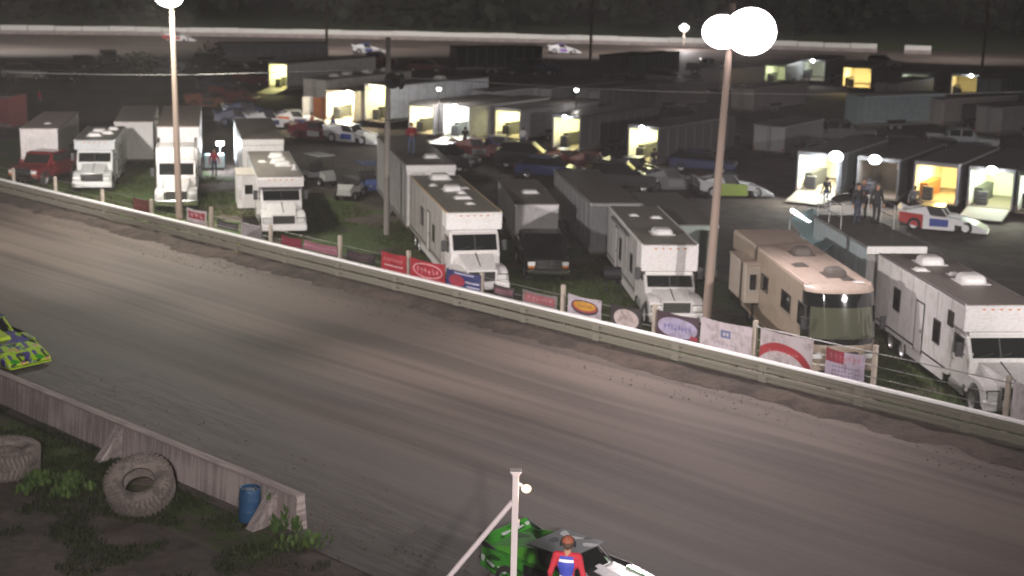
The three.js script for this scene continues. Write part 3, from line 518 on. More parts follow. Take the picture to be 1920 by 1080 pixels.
function semiTractor(label, x, z, yaw, o) {
  const g = thing('semi_tractor', label, 'truck', x, z, yaw); o = { w: 2.44, paint: white, hood: 2.1, k: 1.08, cabTop: 2.6, ...o };
  const zc = conventionalCab(g, o), W = o.w / 2;
  obj('sleeper', profile([[zc + 0.1, 0.72], [zc + 0.1, 2.5], [zc - 0.1, 3.15], [zc - 1.9, 3.25], [zc - 1.9, 0.72]], o.w * 0.96, 0.06), o.paint, g);
  obj('roof_fairing', profile([[zc + 0.75, 2.62], [zc + 0.35, 2.85], [zc - 0.1, 3.2], [zc - 1.2, 3.35], [zc - 1.2, 2.62]], o.w * 0.84, 0.08), o.paint, g);
  for (const s of [-1, 1]) { windowPane(g, 0.5, 0.4, s * o.w * 0.48, 2.1, zc - 0.9, s); obj('exhaust_stack', bar([s * 1.05, 0.9, zc - 2.05], [s * 1.05, 3.5, zc - 2.05], 0.08, 10), M.chrome, g); for (const q of [-3.1, -4.3]) wheel(g, 0.52, 0.5, s * (W - 0.26), 0.52, zc + q); }
  obj('chassis', box(0.9, 0.28, -zc + 4.8, 0, 0.78, zc / 2 - 2.6), M.chassis, g);
  obj('fifth_wheel', cyl(0.5, 0.5, 0.1, 0, 1.0, zc - 3.6, 18), M.darkSteel, g);
  return g;
}
function enclosedTrailer(label, x, z, yaw, o) {   // front wall at local z = 0; open: rear doorway with lit room
  const g = thing('enclosed_trailer', label, 'trailer', x, z, yaw, o.group || 'enclosed race car trailers');
  o = { w: 2.5, h: 2.9, len: 10, paint: white, y0: 0.55, ...o };
  const W = o.w / 2, t = 0.06, { h, y0, len } = o, m = o.paint, inM = o.open && o.open.inner ? std(...o.open.inner, 0.8) : std(0.75, 0.73, 0.62, 0.7);
  obj('floor', box(o.w - 0.02, 0.12, len, 0, y0, -len / 2), std(0.16, 0.13, 0.1, 0.8), g);
  for (const s of [-1, 1]) {
    obj('side_wall', rbox(t, h - y0, len, s * (W - t / 2), (h + y0) / 2, -len / 2, 0.02), m, g);
    obj('lower_trim', box(0.03, 0.22, len - 0.02, s * (W + 0.01), y0 + 0.16, -len / 2), o.trim || M.alu, g);
    obj('upper_trim', box(0.04, 0.1, len + 0.02, s * (W + 0.005), h - 0.04, -len / 2), o.edge || M.alu, g);
    for (let zz = -1.22; zz > -len + 0.4; zz -= 1.22) obj('panel_seam', box(0.012, h - y0 - 0.45, 0.035, s * (W + 0.004), (h + y0) / 2 + 0.08, zz), o.seam || silver, g);
    for (const q of o.axles || [-0.55, -0.65]) wheel(g, 0.36, 0.22, s * (W - 0.2), 0.36, q < -0.9 ? q : q * len, M.alu);
    obj('wheel_arch', box(0.04, 0.3, 2.1, s * (W + 0.012), 0.86, -0.6 * len), M.plastic, g);
    if (o.door === s) { const d = obj('side_door', box(0.03, 1.8, 0.75, s * (W + 0.012), y0 + 1.1, -2.1), m, g); obj('door_handle', box(0.05, 0.06, 0.16, s * (W + 0.03), y0 + 1.05, -2.4), M.chrome, d); obj('door_frame', [box(0.035, 1.9, 0.05, s * (W + 0.012), y0 + 1.1, -1.7), box(0.035, 1.9, 0.05, s * (W + 0.012), y0 + 1.1, -2.5)], M.plastic, d); }
    obj('tail_light', rbox(0.1, 0.22, 0.05, s * (W - 0.09), y0 + 0.2, -len - 0.03, 0.02), M.redLens, g);
  }
  obj('front_wall', rbox(o.w - 0.01, h - y0 - 0.02, t, 0, (h + y0) / 2, -t / 2, 0.02), o.front || m, g);
  if (o.frontTrim) obj('front_cap', rbox(o.w + 0.05, 0.34, 0.1, 0, h - 0.15, 0.02, 0.04), o.frontTrim, g);
  const roof = obj('roof', rbox(o.w + 0.03, 0.06, len + 0.04, 0, h + 0.02, -len / 2, 0.025), o.roof || roofMat(0.2, 0.185, 0.17), g);
  for (const [vx, vz, w, d, hh] of o.vents || []) roofVent(g, vx, h + 0.05, vz, w, d, hh);
  obj('frame_rail', [box(0.12, 0.16, len, -0.6, y0 - 0.14, -len / 2), box(0.12, 0.16, len, 0.6, y0 - 0.14, -len / 2)], M.chassis, g);
  if (o.tongue !== 0) obj('hitch_tongue', [bar([-0.7, y0 - 0.12, -0.1], [0, y0 - 0.12, 1.3], 0.07, 6), bar([0.7, y0 - 0.12, -0.1], [0, y0 - 0.12, 1.3], 0.07, 6), bar([0, 0, 1.0], [0, y0, 1.0], 0.05, 8)], M.chassis, g);
  if (!o.open) {
    for (const s of [-1, 1]) { const d = obj('rear_door', rbox(W - 0.05, h - y0 - 0.15, 0.06, s * W / 2, (h + y0) / 2, -len + 0.01, 0.02), m, g); obj('lock_bar', bar([s * 0.15, y0 + 0.2, -len - 0.05], [s * 0.15, h - 0.2, -len - 0.05], 0.02, 6), M.chrome, d); }
    return g;
  }
  const q = o.open;   // { color, power, ramp, strip }
  obj('inner_wall', [box(0.02, h - y0 - 0.14, len - 0.2, -W + 0.09, (h + y0) / 2, -len / 2 - 0.05), box(0.02, h - y0 - 0.14, len - 0.2, W - 0.09, (h + y0) / 2, -len / 2 - 0.05), box(o.w - 0.2, h - y0 - 0.14, 0.02, 0, (h + y0) / 2, -len * (1 - (q.depth || 0.62))), box(o.w - 0.2, 0.02, len - 0.2, 0, h - 0.03, -len / 2 - 0.05)], inM, g);
  obj('rear_header', rbox(o.w, 0.2, 0.09, 0, h - 0.1, -len - 0.02, 0.02), m, g);
  obj('rear_post', [rbox(0.12, h - y0 - 0.2, 0.09, -W + 0.06, (h + y0) / 2 - 0.1, -len - 0.02, 0.02), rbox(0.12, h - y0 - 0.2, 0.09, W - 0.06, (h + y0) / 2 - 0.1, -len - 0.02, 0.02)], m, g);
  obj('ceiling_light', box(0.3, 0.05, len * 0.34, 0, h - 0.075, -len * 0.78), glow(...q.color, 5), g);
  const l = new THREE.RectAreaLight(C(...q.color), q.power * 5, 0.3, len * 0.34); l.position.set(0, h - 0.115, -len * 0.78); l.rotation.x = -Math.PI / 2; l.name = 'ceiling_light_area'; g.add(l);
  // fittings along the walls: cabinet, bench, hanging gear
  const cab = obj('wall_cabinet', rbox(0.4, 0.5, len * 0.32, -W + 0.32, h - 0.5, -len * 0.72, 0.02), std(...(q.cabinet || [0.55, 0.53, 0.5]), 0.6), g);
  obj('cabinet_door', [0, 1, 2].map(i => box(0.02, 0.44, len * 0.095, -W + 0.53, h - 0.5, -len * (0.615 + i * 0.105))), std(0.3, 0.3, 0.3, 0.5), cab);
  obj('work_bench', [box(0.5, 0.06, len * 0.3, W - 0.36, y0 + 0.95, -len * 0.74), box(0.46, 0.85, len * 0.28, W - 0.36, y0 + 0.5, -len * 0.74)], std(...(q.bench || [0.05, 0.05, 0.05]), 0.5), g);
  const gr = obj('tool_chest', rbox(0.6, 0.8, 0.45, W * 0.45, y0 + 0.46, -len + 0.7, 0.03), std(0.04, 0.04, 0.045, 0.5), g); obj('drawer_pull', [0, 1, 2].map(i => box(0.5, 0.02, 0.03, W * 0.45, y0 + 0.3 + i * 0.2, -len + 0.46)), M.chrome, gr);
  if (q.ramp) { const a = q.ramp, L = Math.min(2.1, (y0 - 0.04) / Math.sin(a)); obj('ramp_door', new RoundedBoxGeometry(o.w - 0.2, 0.07, L, 1, 0.02).translate(0, 0, -L / 2).rotateX(-a).translate(0, y0, -len - 0.06), std(0.36, 0.34, 0.3, 0.7), g); }
  if (q.flood) { const f = obj('floodlight', new THREE.LatheGeometry([[0.02, -0.16], [0.12, -0.1], [0.2, 0.06], [0.17, 0.06], [0.02, -0.1]].map(a => new THREE.Vector2(...a)), 14).rotateX(-Math.PI / 2 - 0.5).translate(q.flood[0], h - 0.05, -len - 0.16), M.plastic, g); obj('flood_lens', new THREE.SphereGeometry(q.glare || 0.2, 14, 10).scale(1, 0.75, 0.5).translate(q.flood[0], h - 0.08, -len - 0.22), glow(...(q.floodColor || [0.92, 0.97, 1]), 40), f); const p = new THREE.PointLight(C(...(q.floodColor || [0.92, 0.97, 1])), q.flood[1] * 0.22, 0, 2); p.position.set(q.flood[0], h - 0.1, -len - 0.52); p.castShadow = true; p.shadow.radius = 6; p.name = 'flood_lens_light'; g.add(p); }  // where glare is set, the lens swells to the size of that glare
  return g;
}
function coach(label, x, z, yaw, o) {   // beige class A motorhome
  const g = thing('coach_motorhome', label, 'motorhome', x, z, yaw), W = 1.25, h = 3.25, L = 11.5, m = shell(0.33, 0.27, 0.21), low = shell(0.11, 0.085, 0.062), roofM = shell(0.46, 0.37, 0.31, 0.6);
  const n = 10, nose = []; // curved front: rows of the outline across x
  const ring = (y, pull, f = 1) => { const r = []; for (let i = 0; i <= n; i++) { const u = (i / n * 2 - 1) * f; r.push([u * W, y, -pull - 0.34 * u * u * u * u - 0.1 * u * u]); } return [[-W, y, -1.2], ...r, [W, y, -1.2]]; };
  const skin = (rows) => { const pos = [], idx = [], uv = [], n = rows[0].length - 1; rows.forEach((r, j) => r.forEach((p, i) => { pos.push(...p); uv.push(i / n, j / (rows.length - 1)); if (j < rows.length - 1 && i < n) { const k = j * (n + 1) + i; idx.push(k, k + 1, k + n + 1, k + 1, k + n + 2, k + n + 1); } })); const s = new THREE.BufferGeometry(); s.setAttribute('position', new THREE.Float32BufferAttribute(pos, 3)); s.setAttribute('uv', new THREE.Float32BufferAttribute(uv, 2)); s.setIndex(idx); s.computeVertexNormals(); return s; };
  obj('body', rbox(2 * W, h - 0.4, L - 1.0, 0, (h + 0.4) / 2, -L / 2 - 0.55, 0.06), m, g);
  obj('front_cap', skin([ring(0.32, 0.12), ring(0.6, 0.02), ring(1.1, 0), ring(1.28, 0.03)]), m, g);
  obj('front_mask', skin([ring(1.28, 0.0), ring(1.5, 0.03), ring(2.75, 0.32), ring(3.06, 0.4)].map(r => r.map(([a, b, c]) => [a * 1.005, b, c + 0.006]))), M.glass, g);
  const ws = obj('windscreen', skin([ring(1.5, 0.03, 0.93), ring(1.8, 0.1, 0.93), ring(2.2, 0.193, 0.92), ring(2.58, 0.281, 0.9)].map(r => r.slice(1, -1).map(([a, b, c]) => [a, b, c + 0.028]))), new THREE.MeshPhysicalMaterial({ color: C(0.085, 0.09, 0.06), roughness: 0.05, clearcoat: 1, clearcoatRoughness: 0.03, side: THREE.DoubleSide }), g);
  obj('wiper', [bar([-0.55, 1.48, 0.02], [0.15, 1.62, 0.0], 0.014, 5), bar([0.25, 1.48, 0.02], [0.95, 1.6, -0.08], 0.014, 5)], M.black, ws);
  obj('brow', skin([ring(3.06, 0.4), ring(3.14, 0.44), ring(h, 0.62), ring(h + 0.07, 0.95)]), roofM, g);
  obj('roof', rbox(2 * W - 0.04, 0.14, L - 1.0, 0, h + 0.01, -L / 2 - 0.5, 0.06), roofM, g);
  obj('front_bumper', rbox(2 * W * 0.94, 0.34, 0.24, 0, 0.52, -0.02, 0.1), m, g);
  obj('grille', rbox(1.1, 0.22, 0.06, 0, 0.92, 0.0, 0.02), M.black, g);
  for (const s of [-1, 1]) {
    const hl = obj('headlight', rbox(0.4, 0.2, 0.16, s * 0.92, 0.86, -0.12, 0.06), M.lampGlass, g); obj('headlight_bezel', rbox(0.46, 0.26, 0.1, s * 0.92, 0.86, -0.15, 0.05), M.black, hl);
    mirror(g, s, W - 0.08, 2.05, -0.25, M.black);
    obj('swoosh_panel', new THREE.ExtrudeGeometry(new THREE.Shape([[0.6, 0.5], [2.2, 1.1], [5.5, 0.75], [9.5, 1.5], [10.8, 1.3], [9, 0.6], [5, 0.45]].map(p => new THREE.Vector2(...p))), { depth: 0.012, bevelEnabled: false }).rotateY(Math.PI / 2).translate(s > 0 ? W : -W - 0.012, 0, 0), low, g);
    for (const [zz, w, hh] of [[-1.1, 0.9, 0.75], [-3.2, 1.1, 0.6], [-6.2, 0.9, 0.55], [-9.2, 0.8, 0.5]]) windowPane(g, w, hh, s * W, 2.15, zz, s, M.black);
    for (const zz of [-1.9, -8.3]) { wheel(g, 0.48, 0.3, s * (W - 0.17), 0.48, zz); obj('wheel_arch', box(0.02, 0.2, 1.1, s * (W + 0.008), 1.0, zz), M.plastic, g); }
    obj('luggage_door', box(0.015, 0.42, 3.6, s * (W + 0.005), 0.7, -5.2), low, g);
  }
  const so = obj('slide_out', rbox(0.62, 1.55, 2.6, -W - 0.3, 1.95, -8.2, 0.05), shell(0.48, 0.42, 0.36), g); obj('slide_window', rbox(0.26, 0.62, 0.04, -W - 0.3, 2.05, -6.88, 0.03), M.glass, so);
  obj('slide_topper', rbox(0.66, 0.05, 2.7, -W - 0.3, 2.75, -8.2, 0.02), roofM, so);
  for (const [vx, vz, w, d, hh] of [[0.25, -2.3, 0.75, 0.85, 0.3], [0.15, -6.2, 0.75, 0.85, 0.3]]) roofVent(g, vx, h + 0.08, vz, w, d, hh, std(0.1, 0.085, 0.075, 0.7), 'air_conditioner');
  roofVent(g, -0.55, h + 0.08, -4.0, 0.4, 0.4, 0.1, std(0.08, 0.07, 0.06, 0.7)); roofVent(g, 0.5, h + 0.08, -1.5, 0.3, 0.2, 0.08, std(0.08, 0.07, 0.06, 0.7)); roofVent(g, 0.75, h + 0.08, -1.1, 0.24, 0.12, 0.05, white);
  obj('roof_awning', new THREE.CylinderGeometry(0.07, 0.07, 6, 10).rotateX(Math.PI / 2).translate(W + 0.08, h - 0.2, -5.2), low, g);
  return g;
}
function pickup(label, x, z, yaw, o = {}) {
  const g = thing('pickup_truck', label, 'pickup', x, z, yaw, o.group), m = o.paint || paint(0.2, 0.02, 0.02), W = 0.98, k = o.k || 1, chrome = o.trim || M.chrome;
  obj('body', profile([[-0.12, 0.5], [-0.08, 1.0], [-0.2, 1.14], [-1.55, 1.26], [-1.62, 0.98], [-5.5, 0.98], [-5.5, 0.5]], 2 * W, 0.06), m, g);
  obj('cab', profile([[-1.35, 1.0], [-1.5, 1.24], [-2.05, 1.84], [-2.3, 1.92], [-3.6, 1.92], [-3.85, 1.8], [-3.95, 1.0]], 2 * W * 0.93, 0.08), m, g);
  for (const s of [-1, 1]) obj('bed_side', rbox(0.12, 0.36, 1.58, s * (W - 0.08), 1.12, -4.72, 0.04), m, g);
  obj('tailgate', rbox(2 * W - 0.1, 0.62, 0.1, 0, 1.0, -5.46, 0.03), m, g);
  const dz = 0.55, dy = 0.6, a = Math.atan2(dz, dy);
  obj('windscreen', new RoundedBoxGeometry(2 * W * 0.82, 0.66, 0.04, 2, 0.02).rotateX(-a).translate(0, 1.54, -1.755), M.glass, g);
  for (const s of [-1, 1]) {
    windowPane(g, 0.72, 0.42, s * W * 0.93, 1.58, -2.45, s, M.black); windowPane(g, 0.72, 0.42, s * W * 0.93, 1.58, -3.35, s, M.black);
    for (const zz of [-1.0, -4.5]) { wheel(g, 0.42, 0.28, s * (W - 0.12), 0.42, zz); obj('wheel_arch', new THREE.TorusGeometry(0.47, 0.05, 6, 14, Math.PI).rotateY(Math.PI / 2).translate(s * (W + 0.0), 0.46, zz), M.plastic, g); }
    const hl = obj('headlight', rbox(0.34, 0.2, 0.1, s * 0.76, 0.95, -0.08, 0.04), M.lampGlass, g); obj('turn_signal', rbox(0.3, 0.06, 0.08, s * 0.78, 0.8, -0.08, 0.02), M.amber, hl);
    obj('side_mirror', rbox(0.24, 0.22, 0.1, s * (W + 0.12), 1.36, -1.75, 0.04), o.mirror || m, g);
    obj('tail_light', rbox(0.06, 0.34, 0.1, s * (W - 0.03), 1.0, -5.48, 0.02), M.redLens, g);
    for (const zz of [-2.0, -3.0]) { const d = obj('door', box(0.02, 0.68, 0.92, s * (W + 0.002), 0.92, zz - 0.35), m, g); obj('door_handle', box(0.04, 0.035, 0.14, s * (W + 0.02), 1.12, zz - 0.66), chrome, d); }
  }
  const gr = obj('grille', rbox(1.12, 0.36, 0.1, 0, 0.93, -0.07, 0.04), M.black, g);
  obj('grille_frame', [rbox(1.2, 0.07, 0.12, 0, 1.12, -0.05, 0.02), rbox(1.2, 0.07, 0.12, 0, 0.75, -0.05, 0.02), rbox(0.07, 0.4, 0.12, -0.58, 0.93, -0.05, 0.02), rbox(0.07, 0.4, 0.12, 0.58, 0.93, -0.05, 0.02), rbox(0.1, 0.34, 0.12, 0, 0.93, -0.045, 0.02), rbox(1.1, 0.06, 0.11, 0, 0.94, -0.046, 0.02)], chrome, gr);
  obj('front_bumper', rbox(2 * W, 0.24, 0.2, 0, 0.58, -0.02, 0.07), o.bumper || chrome, g);
  obj('rear_bumper', rbox(2 * W, 0.2, 0.16, 0, 0.58, -5.58, 0.05), M.darkSteel, g);
  return g;
}
function roadCar(label, x, z, yaw, o = {}) {   // ordinary parked estate or saloon, body forward +z, centred
  const g = thing('parked_car', label, 'car', x, z, yaw, o.group || 'cars parked in the infield'), m = o.paint || paint(0.05, 0.05, 0.06), W = 0.9, suv = o.suv ? 0.2 : 0;
  obj('body', profile([[2.2, 0.3], [2.28, 0.6], [2.1, 0.78 + suv], [1.0, 0.9 + suv], [-2.2, 0.98 + suv], [-2.3, 0.6], [-2.2, 0.3]], 2 * W, 0.08), m, g);
  obj('cabin', profile([[1.15, 0.86 + suv], [0.35, 1.4 + suv * 1.6], [-1.3 - suv * 2, 1.42 + suv * 1.6], [-2.05, 0.94 + suv]], 2 * W * 0.86, 0.08), M.glass, g);
  obj('roof', rbox(2 * W * 0.8, 0.06, 1.7 + suv * 2, 0, 1.44 + suv * 1.6, -0.5 - suv, 0.03), m, g);
  for (const s of [-1, 1]) { for (const zz of [1.4, -1.4]) wheel(g, 0.33, 0.2, s * (W - 0.08), 0.33, zz); obj('headlight', rbox(0.34, 0.14, 0.08, s * 0.66, 0.66 + suv * 0.6, 2.24, 0.03), M.lampGlass, g); obj('tail_light', rbox(0.3, 0.14, 0.08, s * 0.68, 0.78 + suv * 0.6, -2.26, 0.03), M.redLens, g); }
  return g;
}
function raceCar(label, x, z, yaw, o = {}) {   // dirt late model: wedge nose, flat sides, high deck and spoiler; centred, nose +z
  const g = thing('race_car', label, 'race car', x, z, yaw, o.group, o.y || 0.03), W = 0.98, c = o.c || {}, mm = k => c[k] || c.body || paint(0.5, 0.5, 0.5);
  obj('floor_pan', rbox(1.5, 0.16, 4.2, 0, 0.26, -0.1, 0.04), M.chassis, g);
  obj('nose', profile([[1.3, 0.13], [2.3, 0.1], [2.44, 0.17], [2.42, 0.25], [2.25, 0.37], [1.9, 0.53], [1.3, 0.7]], W * 1.84, 0.12), mm('nose'), g);
  for (const s of [-1, 1]) obj('nose_fin', slab8([[s * W * 0.86, 0.12, 1.5], [s * W * 0.82, 0.1, 2.46], [s * W * 0.85, 0.1, 2.46], [s * W * 0.89, 0.12, 1.5], [s * W * 0.86, 0.72, 1.4], [s * W * 0.82, 0.3, 2.4], [s * W * 0.85, 0.3, 2.4], [s * W * 0.89, 0.72, 1.4]]), mm('trim'), g);
  obj('splitter', rbox(W * 1.66, 0.035, 0.5, 0, 0.11, 2.25, 0.01), mm('trim'), g);
  obj('hood', slab8([[-W * 0.86, 0.6, 0.25], [-W * 0.86, 0.5, 1.38], [W * 0.86, 0.5, 1.38], [W * 0.86, 0.6, 0.25], [-W * 0.82, 0.84, 0.25], [-W * 0.84, 0.69, 1.38], [W * 0.84, 0.69, 1.38], [W * 0.82, 0.84, 0.25]]), mm('hood'), g);
  obj('hood_scoop', taper(0.35, 1.0, [0.28, 0.22, 0.78, 0.98], [0.24, 0.18, 0.7, 0.86]), mm('trim'), g);
  obj('deck', slab8([[-W * 0.9, 0.72, -2.25], [-W * 0.86, 0.6, 0.3], [W * 0.86, 0.6, 0.3], [W * 0.9, 0.72, -2.25], [-W * 0.9, 0.99, -2.25], [-W * 0.84, 0.842, 0.26], [W * 0.84, 0.842, 0.26], [W * 0.9, 0.99, -2.25]]), mm('deck'), g);
  for (const s of [-1, 1]) {
    obj('front_fender', slab8([[s * W * 0.8, 0.5, 0.7], [s * W * 0.8, 0.42, 1.4], [s * W * 1.0, 0.42, 1.4], [s * W * 1.02, 0.5, 0.7], [s * W * 0.8, 0.83, 0.7], [s * W * 0.8, 0.72, 1.4], [s * W * 0.99, 0.71, 1.4], [s * W * 1.01, 0.82, 0.7]]), mm('fender'), g);
    const d = obj('door_panel', slab8([[s * W, 0.16, -0.95], [s * W, 0.16, 0.75], [s * (W + 0.03), 0.16, 0.75], [s * (W + 0.03), 0.16, -0.95], [s * W * 0.97, 0.93, -0.95], [s * W * 0.97, 0.84, 0.75], [s * (W * 0.97 + 0.03), 0.84, 0.75], [s * (W * 0.97 + 0.03), 0.93, -0.95]]), mm('door'), g);
    if (o.number !== 0) obj('number_panel', slab8([[s * (W + 0.032), 0.34, -0.6], [s * (W + 0.032), 0.34, 0.4], [s * (W + 0.036), 0.34, 0.4], [s * (W + 0.036), 0.34, -0.6], [s * (W + 0.012), 0.76, -0.6], [s * (W + 0.016), 0.74, 0.4], [s * (W + 0.02), 0.74, 0.4], [s * (W + 0.016), 0.76, -0.6]]), mm('accent'), d);
    obj('quarter_panel', slab8([[s * W, 0.5, -2.25], [s * W, 0.2, -0.97], [s * (W + 0.03), 0.2, -0.97], [s * (W + 0.03), 0.5, -2.25], [s * W * 0.95, 1.02, -2.25], [s * W * 0.97, 0.93, -0.97], [s * (W * 0.97 + 0.03), 0.93, -0.97], [s * (W * 0.95 + 0.03), 1.02, -2.25]]), mm('quarter'), g);
    obj('sail_panel', slab8([[s * 0.72, 0.93, -2.1], [s * 0.74, 0.88, -0.6], [s * 0.77, 0.88, -0.6], [s * 0.75, 0.93, -2.1], [s * 0.68, 1.05, -2.0], [s * 0.64, 1.34, -0.85], [s * 0.67, 1.34, -0.85], [s * 0.71, 1.05, -2.0]]), mm('sail'), g);
    obj('roof_post', bar([s * 0.72, 0.84, 0.35], [s * 0.6, 1.34, -0.05], 0.03, 6), mm('trim'), g);
    obj('spoiler_side', slab8([[s * 0.86, 1.0, -2.3], [s * 0.86, 1.0, -1.9], [s * 0.88, 1.0, -1.9], [s * 0.88, 1.0, -2.3], [s * 0.86, 1.24, -2.42], [s * 0.86, 1.02, -1.88], [s * 0.88, 1.02, -1.88], [s * 0.88, 1.24, -2.42]]), mm('trim'), g);
    wheel(g, 0.35, 0.34, s * (W - 0.17), 0.35, 1.32, mm('rim')); wheel(g, 0.37, 0.4, s * (W - 0.14), 0.37, -1.42, mm('rim'));
  }
  obj('roof', rbox(1.36, 0.05, 1.25, 0, 1.36, -0.5, 0.02), mm('roof'), g);
  obj('cockpit', slab8([[-0.68, 0.84, -1.3], [-0.66, 0.82, 0.24], [0.66, 0.82, 0.24], [0.68, 0.84, -1.3], [-0.6, 1.32, -0.95], [-0.56, 1.32, -0.06], [0.56, 1.32, -0.06], [0.6, 1.32, -0.95]]), M.black, g);
  obj('roll_cage', [bar([-0.6, 0.85, -0.85], [-0.58, 1.33, -0.85], 0.025, 6), bar([0.6, 0.85, -0.85], [0.58, 1.33, -0.85], 0.025, 6), bar([-0.58, 1.33, -0.85], [0.58, 1.33, -0.85], 0.025, 6)], M.darkSteel, g);
  obj('windscreen_screen', slab8([[-0.6, 0.86, 0.3], [-0.6, 0.86, 0.32], [0.6, 0.86, 0.32], [0.6, 0.86, 0.3], [-0.52, 1.3, -0.03], [-0.52, 1.3, -0.01], [0.52, 1.3, -0.01], [0.52, 1.3, -0.03]]), M.glass, g);
  obj('spoiler', slab8([[-0.86, 1.0, -2.24], [-0.86, 1.0, -2.22], [0.86, 1.0, -2.22], [0.86, 1.0, -2.24], [-0.86, 1.24, -2.42], [-0.86, 1.24, -2.4], [0.86, 1.24, -2.4], [0.86, 1.24, -2.42]]), mm('spoiler'), g);
  obj('rear_bumper', [bar([-0.7, 0.4, -2.3], [0.7, 0.4, -2.3], 0.035, 8), bar([-0.7, 0.55, -2.3], [0.7, 0.55, -2.3], 0.035, 8)], M.darkSteel, g);
  return g;
}
function golfCart(label, x, z, yaw, o = {}) {
  const g = thing('utility_cart', label, 'utility cart', x, z, yaw, 'utility carts behind the toterhomes'), m = o.paint || paint(0.6, 0.6, 0.6);
  obj('chassis', rbox(1.1, 0.16, 2.3, 0, 0.34, 0, 0.04), M.chassis, g);
  obj('front_cowl', taper(0.75, 1.2, [0.55, 0.5, 0.35, 0.95], [0.45, 0.38, 0.35, 0.7]), m, g);
  obj('rear_body', rbox(1.15, 0.42, 0.9, 0, 0.58, -0.72, 0.06), m, g);
  obj('seat', rbox(1.05, 0.14, 0.5, 0, 0.84, -0.2, 0.05), M.plastic, g); obj('backrest', rbox(1.05, 0.4, 0.1, 0, 1.12, -0.48, 0.05), M.plastic, g);
  if (o.roof !== 0) { for (const [px, pz] of [[-0.5, 0.75], [0.5, 0.75], [-0.5, -0.7], [0.5, -0.7]]) obj('roof_post', bar([px, 0.8, pz], [px, 1.85, pz - 0.1], 0.022, 6), M.darkSteel, g); obj('canopy', rbox(1.2, 0.07, 1.75, 0, 1.87, -0.05, 0.03), m, g); }
  for (const s of [-1, 1]) { for (const zz of [0.85, -0.8]) wheel(g, 0.27, 0.22, s * 0.5, 0.27, zz); obj('headlight', rbox(0.14, 0.1, 0.05, s * 0.3, 0.62, 1.2, 0.03), M.lampGlass, g); }
  obj('steering_wheel', new THREE.TorusGeometry(0.17, 0.02, 6, 16).rotateX(-0.9).translate(-0.25, 1.05, 0.42), M.black, g);
  return g;
}
// ---------------------------------------------------------------- vehicles along the fence
const beigeRoof = roofMat(0.25, 0.22, 0.195);
enclosedTrailer('white box trailer behind the red pickup', -30.7, -97.1, 8.5, { w: 2.36, h: 2.72, len: 10, roof: roofMat(0.42, 0.36, 0.33), front: shell(0.8, 0.76, 0.76), vents: [[0.2, -2.6, 0.35, 0.35, 0.08]], group: 'trailers along the fence' });
pickup('dark red pickup parked nose to the fence beside the white box trailer', -29.65, -90.19, -14, { paint: paint(0.16, 0.018, 0.02, 0.3), bumper: M.chrome });
toterhome('silver toterhome with four white roof vents at the fence', -24.92, -88.28, 9, { w: 2.38, h: 2.93, len: 9.2, cabTop: 2.32, paint: shell(0.55, 0.56, 0.56), cap: shell(0.52, 0.54, 0.56), trim: M.chrome, roof: roofMat(0.17, 0.16, 0.15), vents: [[-0.2, -4.2, 0.8, 0.8, 0.2], [0.45, -5.2, 0.7, 0.6, 0.2], [-0.15, -6.4, 0.8, 0.7, 0.2], [0.6, -7.4, 0.6, 0.6, 0.2]], windows: [[1, -5.2, 1.9, 0.8, 0.6], [-1, -5.2, 1.9, 0.8, 0.6]], doors: [[1, -6.6]], rearWheels: [-7.2] });
enclosedTrailer('white trailer hitched behind the silver toterhome', -25.1, -99.2, 11, { w: 2.45, h: 3.05, len: 10, roof: roofMat(0.38, 0.33, 0.3), door: 1, group: 'trailers along the fence' });
semiTractor('white bonneted semi tractor standing behind the floodlight pole', -18.67, -82.49, 11, { paint: shell(0.68, 0.66, 0.65), trim: M.chrome, bumper: M.chrome });
enclosedTrailer('tall white semi trailer coupled to the bonneted tractor', -20.45, -91.5, 11, { w: 2.5, h: 3.72, y0: 1.28, len: 12, tongue: 0, axles: [-8.6, -9.7], roof: roofMat(0.34, 0.28, 0.25), front: shell(0.82, 0.8, 0.8), group: 'trailers along the fence' });
toterhome('white toterhome with a slide-out and window lamp glare near the pale banners', -11.68, -75.89, 13, { w: 2.4, h: 2.85, len: 12.2, cabTop: 2.3, roof: roofMat(0.23, 0.205, 0.185), cap: shell(0.74, 0.72, 0.71), visor: M.plastic, vents: [[0.3, -9.6, 0.8, 0.8, 0.26], [0.25, -7.3, 0.8, 0.7, 0.24], [0.45, -6.2, 0.8, 0.8, 0.24], [-0.6, -7.6, 0.35, 0.35, 0.1], [0.9, -4.6, 0.2, 0.2, 0.3]], windows: [[1, -5.5, 1.9, 0.8, 0.6]], slide: [-1, -5.2, 2.6, 0.95, 2.72, 0.95], rearWheels: [-9.2] });
enclosedTrailer('tan roofed trailer behind the slide-out toterhome', -15.0, -89.6, 13, { w: 2.45, h: 3.3, len: 11, roof: beigeRoof, front: white, frontTrim: white, group: 'trailers along the fence' });
